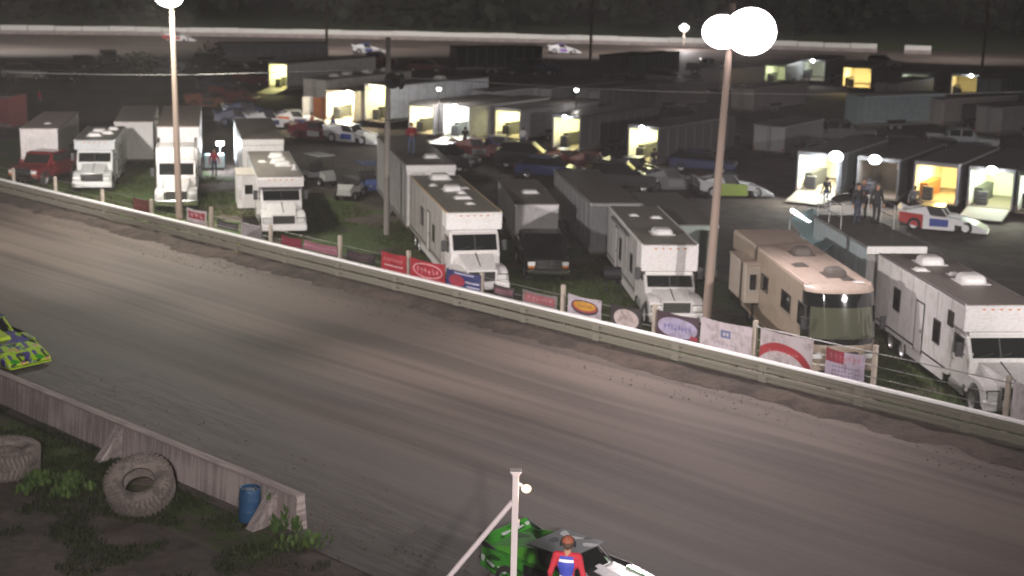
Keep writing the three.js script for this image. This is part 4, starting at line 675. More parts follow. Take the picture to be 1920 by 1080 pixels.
toterhome('long white toterhome with bright cap beside the utility pole', -1.26, -63.33, 12.5, { w: 2.5, h: 3.4, len: 13, cabTop: 2.6, k: 1.04, paint: shell(0.7, 0.68, 0.67), side: shell(0.4, 0.38, 0.36), awning: 1, cap: shell(0.85, 0.84, 0.83), edge: shell(0.5, 0.38, 0.22), roof: roofMat(0.2, 0.185, 0.16), vents: [[0.1, -11.8, 0.95, 0.85, 0.28], [0.1, -8.2, 0.85, 0.85, 0.26], [0.35, -7.2, 0.3, 0.3, 0.12], [0.75, -8.6, 0.35, 0.3, 0.1], [0.15, -5.8, 0.7, 0.5, 0.12], [-0.6, -9.6, 0.3, 0.3, 0.1], [0.2, -4.2, 0.3, 0.25, 0.08]], windows: [[-1, -8.8, 2.1, 0.7, 0.8], [-1, -5.4, 1.9, 0.5, 0.7], [1, -6, 2, 0.9, 0.6]], doors: [[-1, -6.9]], rearWheels: [-9.8, -11.0] });  // side darker than the cab: mostly shade put into the paint
enclosedTrailer('tall pale trailer behind the long white toterhome with a spectator on its roof', -4.3, -77.3, 12.5, { w: 2.55, h: 3.75, len: 12, paint: shell(0.36, 0.35, 0.34), front: white, frontTrim: white, roof: roofMat(0.16, 0.145, 0.135), vents: [[0.4, -2.6, 0.7, 0.7, 0.2]], tongue: 0, axles: [-6.6, -7.6], group: 'trailers along the fence' });
pickup('black pickup with a chrome grille in front of a white trailer', 1.62, -66.45, 6, { paint: paint(0.012, 0.012, 0.013, 0.25) });
enclosedTrailer('small white trailer hitched to the black pickup', 1.15, -73.6, 7, { w: 2.15, h: 2.45, len: 8, front: shell(0.66, 0.65, 0.65), roof: roofMat(0.17, 0.155, 0.14), vents: [[0.1, -3.4, 0.75, 0.6, 0.16]], tongue: 0, group: 'trailers along the fence' });
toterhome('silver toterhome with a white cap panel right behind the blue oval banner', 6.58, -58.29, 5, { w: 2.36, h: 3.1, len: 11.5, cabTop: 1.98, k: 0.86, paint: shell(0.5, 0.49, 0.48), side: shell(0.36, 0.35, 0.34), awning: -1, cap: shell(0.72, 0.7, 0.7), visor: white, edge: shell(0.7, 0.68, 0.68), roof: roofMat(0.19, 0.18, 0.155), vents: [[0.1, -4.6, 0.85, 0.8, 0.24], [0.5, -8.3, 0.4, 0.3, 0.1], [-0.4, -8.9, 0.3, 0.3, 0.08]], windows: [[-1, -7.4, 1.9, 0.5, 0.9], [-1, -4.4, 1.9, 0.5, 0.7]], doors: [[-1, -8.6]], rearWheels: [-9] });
enclosedTrailer('dim grey trailer behind the silver toterhome near the lamp pole', 4.9, -71.4, 8, { w: 2.45, h: 2.95, len: 11, paint: shell(0.24, 0.25, 0.26), roof: roofMat(0.13, 0.12, 0.115), group: 'trailers along the fence' });
coach('beige coach motorhome with a wraparound windscreen reflecting floodlights', 11.8, -51.9, 6, {});
enclosedTrailer('green grey trailer parked alongside the beige coach', 7.95, -66.2, 6, { w: 2.4, h: 2.9, len: 9, paint: shell(0.3, 0.36, 0.33), roof: roofMat(0.15, 0.145, 0.13), group: 'trailers along the fence' });
toterhome('white toterhome cut off by the picture edge beside the cable fence', 16.6, -47.2, 6, { w: 2.5, h: 3.45, len: 10.8, cabTop: 2.5, awning: 1, roof: roofMat(0.14, 0.12, 0.108), cap: shell(0.74, 0.72, 0.72), vents: [[0.1, -8.9, 0.9, 0.9, 0.3], [0.35, -5.6, 0.95, 0.9, 0.32], [-0.75, -7.6, 0.4, 0.4, 0.1], [0.2, -6.8, 0.3, 0.3, 0.1]], windows: [[-1, -8.4, 2.2, 0.6, 0.75], [-1, -4.35, 2.0, 0.55, 0.75], [-1, -3.2, 2.75, 0.4, 0.45]], doors: [[-1, -6]], rearWheels: [-7.6, -8.8] });
enclosedTrailer('pale blue trailer behind the white toterhome with people on its roof', 15.35, -59.4, 6.5, { w: 2.45, h: 3.45, len: 7, paint: shell(0.42, 0.5, 0.53), roof: roofMat(0.1, 0.095, 0.09), front: white, frontTrim: white, axles: [-4.2, -5.1], tongue: 0, group: 'trailers along the fence' });
{ // roof deck railing on that trailer
  const g = thing('roof_railing', 'pale tube railing round the roof of the pale blue trailer', 'railing', 15.35, -59.4, 6.5, undefined, 3.5);
  for (const [x, z] of [[-1.15, -3.6], [1.15, -3.6], [-1.15, -6.8], [1.15, -6.8], [-1.15, -5.2], [1.15, -5.2]]) obj('railing_post', bar([x, 0, z], [x, 1.0, z], 0.025, 6), M.alu, g);
  for (const y of [0.5, 1.0]) obj('railing_bar', [bar([-1.15, y, -3.6], [-1.15, y, -6.8], 0.022, 6), bar([1.15, y, -3.6], [1.15, y, -6.8], 0.022, 6), bar([-1.15, y, -6.8], [1.15, y, -6.8], 0.022, 6)], M.alu, g);
}
{ // awning with a fluorescent tube at the back corner of the pale blue trailer
  const g = thing('side_awning', 'pale teal awning beside the pale blue trailer with a bright tube light', 'awning', 13.2, -66.6, 0);
  obj('awning_fabric', slab8([[-0.2, 2.2, 3.2], [-0.1, 2.5, -4.0], [1.0, 3.0, -4.4], [1.0, 3.15, 3.0], [-0.2, 2.25, 3.2], [-0.1, 2.55, -4.0], [1.0, 3.05, -4.4], [1.0, 3.2, 3.0]]), std(0.3, 0.42, 0.44, 0.8), g);
  obj('awning_skirt', slab8([[-0.24, 1.6, 3.2], [-0.14, 1.6, -1.2], [-0.1, 1.6, -1.2], [-0.2, 1.6, 3.2], [-0.24, 2.25, 3.2], [-0.14, 2.42, -1.2], [-0.1, 2.42, -1.2], [-0.2, 2.25, 3.2]]), std(0.3, 0.42, 0.44, 0.8), g);
  for (const [x, z, y] of [[-0.15, -3.9, 2.5], [-0.22, 3.1, 2.2], [0.95, -4.3, 3], [0.95, 2.9, 3.1]]) obj('awning_leg', bar([x, 0, z], [x, y, z], 0.03, 6), M.alu, g);
  const q = obj('tube_light', bar([0.2, 2.74, -5.2], [0.5, 2.68, -2.2], 0.1, 10), glow(0.95, 1, 1, 12), g); obj('tube_bracket', bar([0.2, 2.8, -5.2], [0.5, 2.76, -2.2], 0.04, 6), M.alu, q);
  const l = new THREE.RectAreaLight(C(0.9, 1, 1), 18, 0.2, 3); l.position.set(0.35, 2.58, -3.7); l.rotation.x = -Math.PI / 2; l.name = 'tube_light_area'; g.add(l);
}
golfCart('white roofed utility cart behind the slide-out toterhome', -12.22, -94.19, 40, {});
golfCart('white open utility cart beside the roofed cart', -9.79, -88.94, -10, { roof: 0, paint: paint(0.62, 0.6, 0.6) });
golfCart('blue utility cart near the utility pole', -8.83, -91.07, 25, { paint: paint(0.08, 0.12, 0.3) });
obj('barrel_grill', [new THREE.CylinderGeometry(0.3, 0.3, 0.9, 16).rotateZ(Math.PI / 2).translate(0, 0.85, 0), bar([-0.35, 0, 0.2], [-0.3, 0.75, 0.1], 0.03), bar([0.35, 0, 0.2], [0.3, 0.75, 0.1], 0.03), bar([-0.35, 0, -0.2], [-0.3, 0.75, -0.1], 0.03), bar([0.35, 0, -0.2], [0.3, 0.75, -0.1], 0.03)], M.black);
{ const o = scene.children[scene.children.length - 1]; const [x, z] = [4.49, -65.27]; o.position.set(x, 0, z); tag(o, 'black barrel grill on legs beside the silver toterhome', 'grill'); }

// ---------------------------------------------------------------- pit lane: trailers with their rear ends towards us
function pitTrailer(label, rx, rz, a, o) {
  const L = o.len || 10, f = [Math.sin(a * DEG), -Math.cos(a * DEG)];
  return enclosedTrailer(label, rx + f[0] * L, rz + f[1] * L, 180 - a, { ...o, len: L, group: o.open ? 'open lit trailers in the pits' : 'closed trailers in the pits' });
}
const WARM = [1, 0.92, 0.52], COOL = [0.86, 1, 0.92], AMBER = [1, 0.76, 0.28], GREENISH = [0.84, 1, 0.62];
const dark = shell(0.07, 0.07, 0.075), grey = shell(0.3, 0.3, 0.31), dRoof = roofMat(0.11, 0.1, 0.095);
pitTrailer('white trailer farthest back on its row with a bright yellow doorway', -23.73, -151.39, 33, { len: 14, h: 3.1, paint: shell(0.7, 0.7, 0.7), roof: dRoof, open: { color: [1, 0.98, 0.42], power: 30, ramp: 0.22 } });
pitTrailer('long white trailer with clutter on its roof behind the brightest doorway', -17.68, -133.00, 31, { len: 13, h: 3.2, paint: shell(0.8, 0.77, 0.72), roof: roofMat(0.26, 0.23, 0.2), vents: [[0.3, -2, 0.8, 0.8, 0.3], [0.2, -5, 0.9, 0.8, 0.3], [0.3, -8, 0.8, 0.9, 0.3], [-0.2, -10.5, 0.8, 0.7, 0.3]] });
pitTrailer('trailer with the brightest white doorway and warm light on the dirt', -14.47, -124.71, 24, { len: 8, w: 2.7, h: 2.95, paint: shell(0.55, 0.5, 0.44), roof: roofMat(0.2, 0.17, 0.14), open: { color: WARM, power: 60, ramp: 0.16, glare: 0.26, flood: [-0.95, 420], floodColor: [1, 0.9, 0.66] } });
{ const [dx, dz] = [-16.39, -126.66]; const d = thing('swing_door', 'orange brown trailer door standing open beside the brightest doorway', 'door', dx, dz, 20); obj('door_leaf', rbox(1.15, 2.1, 0.07, 0, 1.15, 0, 0.02), std(0.42, 0.14, 0.05, 0.6), d); obj('door_post', rbox(0.9, 2.3, 0.08, -1.05, 1.15, 0.05, 0.02), shell(0.62, 0.6, 0.58), d); obj('lock_rod', bar([0.2, 0, 0.07], [0.2, 2.15, 0.07], 0.025, 6), M.chrome, d); }
pitTrailer('big pale blue white trailer with a half open rear beside the utility pole', -11.46, -124.53, 36, { len: 13.5, w: 2.6, h: 3.55, paint: shell(0.8, 0.84, 0.9), roof: dRoof, vents: [[0.2, -5, 0.8, 0.8, 0.25]], open: { color: WARM, power: 14, depth: 0.4, ramp: 0 } });
pitTrailer('trailer with a pale yellow doorway beside the big blue white trailer', -7.28, -116.82, 34, { len: 10, h: 2.85, paint: grey, roof: dRoof, open: { color: WARM, power: 22 } });
pitTrailer('trailer with a greenish doorway under a white flood lamp', -4.50, -114.72, 34, { len: 11, h: 2.95, paint: shell(0.4, 0.4, 0.41), roof: dRoof, open: { color: COOL, power: 26, flood: [0, 200], glare: 0.3, ramp: 0.17 } });
pitTrailer('grey trailer with a cream doorway in the middle of the pit row', -0.61, -115.39, 35, { len: 11, h: 2.8, paint: shell(0.34, 0.34, 0.36), roof: dRoof, open: { color: [1, 0.95, 0.46], power: 20 } });
pitTrailer('dark trailer with a dim yellow doorway and a small lamp above it', 3.70, -109.46, 36, { len: 11, h: 3.0, paint: shell(0.16, 0.16, 0.17), roof: dRoof, open: { color: [1, 0.93, 0.42], power: 10, flood: [0, 25] } });
pitTrailer('dark trailer with a pale yellow doorway nearest the glaring lamp pole', 8.80, -103.75, 36, { len: 11, h: 3.0, paint: shell(0.13, 0.13, 0.14), roof: dRoof, open: { color: [1, 0.95, 0.46], power: 18, flood: [0, 30] } });
pitTrailer('trailer with a white glaring doorway and a lowered ramp', 18.52, -91.80, 30, { len: 10, w: 2.65, h: 2.95, paint: shell(0.2, 0.21, 0.23), roof: dRoof, edge: shell(0.45, 0.45, 0.46), open: { color: [1, 1, 0.72], power: 38, flood: [-1.15, 420], glare: 0.42, ramp: 0.2 } });
pitTrailer('shadowy trailer under a bluish flood lamp with people in front', 21.80, -90.09, 30, { len: 10, w: 2.6, h: 2.95, paint: dark, roof: dRoof, edge: shell(0.3, 0.3, 0.3), open: { color: [1, 0.8, 0.55], power: 1.2, depth: 0.3, inner: [0.1, 0.085, 0.07], flood: [0.2, 200], glare: 0.36 } });  // inner walls coloured dark to stand for an unlit interior
pitTrailer('trailer with an amber doorway beside the bluish flood lamp', 24.87, -88.61, 30, { len: 10, w: 2.65, h: 2.95, paint: shell(0.18, 0.18, 0.2), roof: dRoof, edge: shell(0.5, 0.5, 0.5), open: { color: AMBER, power: 34, bench: [0.3, 0.1, 0.03] } });
pitTrailer('trailer with a pale green doorway under a strip lamp', 27.69, -87.15, 30, { len: 10, w: 2.65, h: 2.9, paint: shell(0.17, 0.17, 0.18), roof: dRoof, open: { color: GREENISH, power: 16, depth: 0.5, flood: [0, 90], glare: 0.3, ramp: 0.17 } });
pitTrailer('half hidden trailer with a white doorway at the picture edge', 29.95, -85.34, 30, { len: 10, w: 2.6, h: 2.9, paint: dark, roof: dRoof, open: { color: COOL, power: 16 } });
pitTrailer('far trailer with a glowing yellow doorway near the end of the white wall', 37.28, -166.92, 22, { len: 10, w: 3.2, h: 2.9, paint: dark, roof: dRoof, open: { color: AMBER, power: 30 } });
pitTrailer('far trailer with a thin white strip of light under its roof', 34.00, -175.30, 24, { len: 10, w: 3, h: 2.9, paint: dark, roof: dRoof, open: { color: COOL, power: 3, flood: [0, 60] } });
pitTrailer('far trailer with a dim cream doorway close to the glaring floodlight', 28.82, -170.00, 24, { len: 9, h: 2.7, paint: grey, roof: dRoof, open: { color: GREENISH, power: 8 } });
pitTrailer('far trailer with a faint amber doorway behind the last row', 46.63, -158.47, 22, { len: 10, w: 2.8, h: 2.9, paint: shell(0.3, 0.31, 0.31), roof: dRoof, open: { color: AMBER, power: 6, flood: [-0.6, 25] } });
pitTrailer('far pale trailer with a grey doorway beside a red light', 41.69, -159.61, 24, { len: 10, w: 2.8, h: 2.9, paint: shell(0.35, 0.37, 0.37), roof: dRoof, open: { color: COOL, power: 3 } });
const closed = [
  ['white closed trailer in front of the teal trailer', 18.61, -110.74, 34, 7, 2.5, [0.5, 0.5, 0.52]], ['teal white trailer standing side on in the pits', 29.01, -129.86, 62, 9, 3.1, [0.4, 0.5, 0.54]],
  ['pale closed trailer beyond the middle pit row', -2.82, -129.30, 36, 10, 2.8, [0.36, 0.36, 0.38]], ['grey closed trailer behind the cream doorway', 2.01, -132.71, 36, 12, 2.9, [0.3, 0.3, 0.32]],
  ['dull grey trailer behind the dim yellow doorway', 6.22, -132.70, 36, 12, 2.9, [0.26, 0.26, 0.27]], ['low pale trailer in the middle of the dark pits', 10.39, -138.74, 40, 11, 2.7, [0.4, 0.38, 0.37]],
  ['pale trailer with a bright roof edge near the edge of the pits', 36.22, -131.99, 55, 10, 2.8, [0.4, 0.37, 0.36]], ['grey trailer behind the bright roof edge trailer', 39.23, -125.79, 52, 10, 2.8, [0.3, 0.29, 0.29]],
  ['long dim trailer on the far left of the white race car', -36.00, -185.59, 66, 13, 2.7, [0.26, 0.26, 0.28]], ['black hauler parked before the far track', -7.52, -180.59, 66, 11, 3.2, [0.02, 0.02, 0.024]],
  ['dull trailer under the yard lamp', 10.59, -176.41, 30, 9, 2.8, [0.14, 0.12, 0.11]], ['dark teal trailer beside the dull trailer', 14.06, -177.31, 30, 9, 2.9, [0.1, 0.13, 0.13]],
  ['big dark trailer at the far end of the pits', 46.21, -148.96, 40, 12, 3.4, [0.16, 0.2, 0.21]], ['grey trailer between the far lit doorways', 36.23, -148.85, 36, 9, 2.7, [0.2, 0.2, 0.2]],
  ['pale low trailer beneath the glaring floodlight', 20.96, -140.90, 40, 10, 2.6, [0.4, 0.37, 0.36]], ['second pale trailer beneath the glaring floodlight', 20.54, -161.76, 40, 9, 2.6, [0.34, 0.32, 0.31]],
];
for (const [label, x, z, a, len, h, c] of closed) pitTrailer(label, x, z, a, { len, h, paint: shell(...c), roof: dRoof, edge: shell(...c.map(v => v * 1.5)) });
enclosedTrailer('dull red trailer cut off by the left picture edge', -38.2, -116.2, 78, { w: 2.5, h: 2.9, len: 9, paint: shell(0.28, 0.07, 0.075), roof: dRoof, group: 'closed trailers in the pits' });
// ---------------------------------------------------------------- race cars
function livery(base, marks) {   // painted race car skin: swoops and patches of vinyl
  const t = canvasTex(256, 256, (q, w, h) => { fill(q, base, w, h); for (const [c, n, a] of marks) { q.fillStyle = c; for (let i = 0; i < n; i++) { q.beginPath(); const x = rnd() * w, y = rnd() * h; q.moveTo(x, y); q.bezierCurveTo(x + rr(20, a), y - rr(0, 40), x + rr(20, a), y + rr(0, 60), x + rr(-20, a), y + rr(20, 90)); q.quadraticCurveTo(x - rr(0, 40), y + rr(0, 40), x, y); q.fill(); } } });
  t.wrapS = t.wrapT = THREE.RepeatWrapping;
  return new THREE.MeshPhysicalMaterial({ map: t, roughness: 0.35, clearcoat: 0.7, clearcoatRoughness: 0.15, side: THREE.DoubleSide });
}
const P = { lime: paint(0.42, 0.6, 0.03), purple: paint(0.12, 0.07, 0.36), green: paint(0.07, 0.28, 0.03), white: paint(0.75, 0.75, 0.76), blue: paint(0.04, 0.07, 0.3), navy: paint(0.03, 0.04, 0.12), red: paint(0.4, 0.03, 0.03), orange: paint(0.55, 0.12, 0.02), black: paint(0.02, 0.02, 0.022), silver: paint(0.4, 0.41, 0.43), violet: paint(0.3, 0.14, 0.5), grey: paint(0.22, 0.23, 0.25), maroon: paint(0.14, 0.02, 0.03), yellow: paint(0.6, 0.5, 0.06) };
raceCar('lime and purple race car sliding in at the left picture edge', -18.75, -52.6, 52, { group: 'race cars on the track', c: (() => { const a = livery('#9cc413', [['#3a2a86', 12, 170], ['#16181c', 5, 110], ['#2f8f2a', 3, 90], ['#c98a6a', 2, 40]]), b = livery('#463794', [['#a4cc18', 5, 110], ['#15171a', 4, 80], ['#c7a08a', 2, 40]]); return { body: a, hood: b, nose: a, door: P.black, deck: a, roof: a, trim: P.lime, accent: P.purple, fender: a, spoiler: P.lime, sail: P.green, rim: P.black }; })() });
raceCar('green race car with a white hood passing below the white post', 1.77, -32.95, 50, { group: 'race cars on the track', c: (() => { const a = livery('#3a8a2c', [['#1d4a18', 6, 110], ['#b9c2bd', 3, 70]]), b = livery('#e2e0e2', [['#3a8a2c', 3, 60], ['#8e9296', 3, 60]]), r = livery('#6c7174', [['#c8cacc', 3, 70], ['#3a4042', 5, 80]]); return { body: a, hood: b, nose: b, roof: r, deck: a, trim: P.black, accent: P.grey, door: P.black, spoiler: a, sail: P.green, fender: a, rim: P.grey }; })() }).scale.y = 0.86;
raceCar('white and blue race car alone on the far track', -20.41, -210.43, 98, { group: 'race cars on the track', c: { body: P.white, roof: P.blue, hood: P.white, deck: P.silver, accent: P.blue } });
raceCar('white and violet race car on the far track', 6.75, -219.18, 88, { group: 'race cars on the track', c: { body: P.white, roof: P.violet, deck: P.white, accent: P.violet } });
raceCar('white and red race car far off behind the floodlight pole', -50.36, -227.28, 92, { group: 'race cars on the track', c: { body: P.white, quarter: P.red, spoiler: P.red, roof: P.red, accent: P.red } });
const pitCars = [
  ['navy and white race car leftmost of the row by the brightest doorway', -22.39, -123.95, 100, { body: P.navy, nose: P.white, hood: P.white, accent: P.white }],
  ['white and blue race car in the middle of the row by the brightest doorway', -19.74, -122.96, 105, { body: P.white, roof: P.navy, deck: P.blue, accent: P.navy }],
  ['white and orange race car nearest the brightest doorway', -17.81, -124.07, 110, { body: P.white, quarter: P.orange, spoiler: P.orange, accent: P.navy }],
  ['blue race car behind the navy and white one', -22.69, -129.44, 95, { body: P.blue, accent: P.white }],
  ['orange race car alone on the brown pit lane', -27.52, -137.23, 85, { body: P.orange, roof: P.black, accent: P.black }],
  ['red race car behind the orange one', -26.78, -144.24, 75, { body: P.red, roof: P.navy }], ['blue and red race car beside the far red one', -29.59, -152.28, 80, { body: P.navy, hood: P.red }],
  ['white race car with a blue roof on the warm lit dirt', -12.21, -114.65, 60, { body: P.white, roof: P.blue, deck: P.blue, accent: P.blue }], ['red race car on the warm lit dirt', -15.03, -116.10, 70, { body: P.maroon, accent: P.white }],
  ['red and white race car before the greenish doorway', -2.31, -107.90, 80, { body: P.red, hood: P.white, accent: P.white }], ['purple race car before the cream doorway', -0.80, -109.87, 85, { body: P.purple, roof: P.white }],
  ['orange red race car before the dim yellow doorway', 4.02, -103.02, 80, { body: P.orange, hood: P.red, accent: P.yellow }], ['red race car beside the orange red one', 5.58, -101.25, 75, { body: P.red, accent: P.yellow }],
  ['yellow and black race car before the nearest pale doorway', 8.34, -99.73, 70, { body: P.black, hood: P.yellow, accent: P.yellow }],
  ['silver race car in the dark beside the glaring lamp pole', 10.07, -94.99, 100, { body: P.grey, hood: P.silver, accent: P.silver }],
  ['lime and white race car just right of the glaring lamp pole', 13.51, -92.94, 96, { body: P.white, roof: P.grey, door: P.lime, deck: P.grey, accent: P.lime }],
  ['blue white race car in front of the amber doorway', 23.71, -82.58, 70, { body: P.white, hood: paint(0.4, 0.62, 0.8), quarter: P.red, accent: P.blue, roof: P.black }],
];
const shadedPaint = new Map(), dull = m => { if (!shadedPaint.has(m)) { const k = m.clone(); k.color.lerp(C(0.1, 0.085, 0.07), 0.35).multiplyScalar(0.55); k.roughness = 0.5; shadedPaint.set(m, k); } return shadedPaint.get(m); };   // a dusty tint, then paint darkened to stand for the unlit pits
for (const [label, x, z, yaw, c] of pitCars) raceCar(label, x, z, yaw, { c: /row by the brightest|warm lit|nearest the brightest|blue white race car in/.test(label) ? c : Object.fromEntries(Object.entries(c).map(([k, m]) => [k, dull(m)])), group: 'race cars standing in the pits' });  // cars near the lit doorways keep their full, undarkened paint
// tow vehicles and cars parked about the infield
const lots = [
  ['white pickup with a bright grille among the far parked cars', -47.29, -177.40, 20, 'p', paint(0.5, 0.5, 0.5)], ['black pickup among the far parked cars', -47.16, -168.37, 30, 'p', P.black],
  ['dark suv left of the far parked pickups', -48.12, -161.23, 80, 's', P.black], ['small white van on the grass at the far left', -51.78, -160.28, 90, 's', paint(0.7, 0.68, 0.62)],
  ['dark blue car behind the small white van', -51.79, -167.12, 85, 'c', P.navy], ['dark suv behind the floodlight pole', -39.62, -168.96, 60, 's', P.grey],
  ['pale pickup right of the floodlight pole', -37.29, -172.50, 85, 'p', P.silver], ['black suv beyond the red race cars', -36.29, -180.52, 70, 's', P.black],
  ['dark car left of the yellow doorway', -31.13, -171.23, 80, 'c', P.black], ['maroon suv left of the yellow doorway', -27.54, -160.00, 60, 's', P.maroon],
  ['dark red pickup beyond the big blue white trailer', -14.64, -186.66, 85, 'p', P.maroon], ['dark red car beside the black hauler', -10.82, -182.83, 80, 'c', P.maroon],
  ['dark suv by the black hauler', 1.02, -181.35, 75, 's', P.black], ['dark pickup below the purple race car', 5.14, -180.92, 70, 'p', P.navy],
  ['black suv in the dark middle of the pits', 14.77, -129.51, 80, 's', P.black], ['black pickup under the teal trailer', 28.69, -120.48, 84, 'p', P.black],
  ['dark suv behind the bluish flood lamp', 25.44, -121.26, 78, 's', P.black], ['black car behind the amber doorway', 32.75, -113.62, 82, 'c', P.black],
  ['dark pickup at the end of the right hand pit row', 37.35, -116.80, 80, 'p', P.grey], ['pale suv below the end of the white wall', 49.06, -204.74, 84, 's', P.silver],
  ['dark car before the far amber doorway', 43.47, -150.38, 84, 'c', P.black], ['dark car in the pits left of the glaring lamp', 13.73, -143.14, 82, 'c', P.grey],
  ['dark suv near the dull trailers', 16.88, -171.04, 70, 's', P.grey], ['black pickup at the foot of the far wall', 26.41, -188.19, 86, 'p', P.black],
];
for (const [label, x, z, yaw, k, m] of lots) k === 'p' ? pickup(label, x, z, yaw, { paint: m, group: 'cars parked in the infield' }) : roadCar(label, x, z, yaw, { paint: m, suv: k === 's' });
for (const [label, x, z, yaw, k] of [
  ['black suv before the cream doorway', 0.92, -103.56, 82, 1],
  ['dark blue car before the dim yellow doorway', 2.37, -98.84, 78, 0],
  ['black suv behind the white trailer of the black pickup', 6.76, -94.52, 84, 1],
  ['dark blue car between the nearest pale doorway and the lamp pole', 12.96, -103.37, 75, 0],
  ['black suv in the unlit middle of the pits', 12.61, -111.50, 80, 1],
  ['black suv behind the white closed trailer', 21.82, -120.62, 83, 1],
  ['black suv behind the amber doorway trailer', 29.30, -111.89, 80, 1],
  ['dark blue car behind the pale green doorway trailer', 34.18, -110.96, 84, 0],
  ['dark blue car behind the bluish flood lamp trailer', 23.36, -110.93, 82, 0],
  ['black suv beside the roof spectator in red', -4.69, -101.67, 70, 1],
  ['dark blue car beside the lamp pole shaft deep in the pits', 15.58, -119.53, 80, 0]])
  roadCar(label, x, z, yaw, { paint: k ? P.black : P.navy, suv: k, group: 'dark vehicles among the unlit trailers' });
function bush(label, x, z, r, h) {
  const g = thing('bush', label, 'bush', x, z, 0, 'dark bushes in the infield'), pos = [];
  obj('stem', [bar([0, 0, 0], [0.1, h * 0.6, 0], 0.06), bar([0, 0, 0], [-0.4 * r, h * 0.6, 0.2], 0.05), bar([0, 0, 0], [0.4 * r, h * 0.5, -0.2], 0.05)], poleWood, g);
  const l = []; for (let i = 0; i < 260; i++) { const a = rnd() * 6.28, q = Math.sqrt(rnd()) * r * (0.75 + 0.25 * Math.sin(3 * a)), y = h * (0.15 + 0.85 * rnd() * (1 - 0.5 * (q / r) ** 2)); l.push(new THREE.CircleGeometry(rr(0.1, 0.22), 4).rotateX(rr(-1.5, 1.5)).rotateY(rr(0, 6)).translate(q * Math.cos(a), y, q * Math.sin(a))); }
  obj('foliage', l, std(0.035, 0.045, 0.018, 0.9), g);
}
bush('dark round bush behind the floodlight pole', -41.08, -165.76, 2.4, 3.0); bush('tall dark bush beside the long dim trailer', -36.42, -182.12, 1.8, 3.2);

// ---------------------------------------------------------------- people
const capsule = (p, a, b, ra, rb) => {
  const dx = b[0] - a[0], dy = b[1] - a[1], dz = b[2] - a[2], l = dx * dx + dy * dy + dz * dz, k = Math.max(0, Math.min(1, ((p[0] - a[0]) * dx + (p[1] - a[1]) * dy + (p[2] - a[2]) * dz) / l));
  return Math.hypot(p[0] - a[0] - dx * k, p[1] - a[1] - dy * k, p[2] - a[2] - dz * k) - ra - (rb - ra) * k;
};
function blend(bones, p, k) { let s = 0, m = 1e9, id = 0; for (const b of bones) { const d = capsule(p, b[0], b[1], b[2], b[3]); if (d < m) { m = d; id = b[4]; } s += Math.exp(-d / k); } return [-k * Math.log(s), id]; }
function meshField(bones, centre, half, res, k, colorOf) {
  const mc = new MarchingCubes(res, M.black, false, false, 120000); mc.isolation = 0;
  const n = mc.size, h = mc.halfsize;
  for (let z = 0; z < n; z++) for (let y = 0; y < n; y++) for (let x = 0; x < n; x++) {
    const p = [centre[0] + (x - h) / h * half, centre[1] + (y - h) / h * half, centre[2] + (z - h) / h * half];
    mc.field[x + y * n + z * n * n] = -blend(bones, p, k)[0];
  }
  mc.update();
  const c = mc.count, P2 = mc.positionArray.slice(0, c * 3), Nn = mc.normalArray.slice(0, c * 3), col = new Float32Array(c * 3);
  for (let i = 0; i < c; i++) {
    for (let q = 0; q < 3; q++) P2[i * 3 + q] = P2[i * 3 + q] * half + centre[q];
    const p = [P2[i * 3], P2[i * 3 + 1], P2[i * 3 + 2]]; col.set(colorOf(blend(bones, p, k)[1], p), i * 3);
  }
  const g = new THREE.BufferGeometry(); g.setAttribute('position', new THREE.BufferAttribute(P2, 3)); g.setAttribute('normal', new THREE.BufferAttribute(Nn, 3)); g.setAttribute('color', new THREE.BufferAttribute(col, 3)); return g;
}
const SKIN = [0.42, 0.24, 0.16];
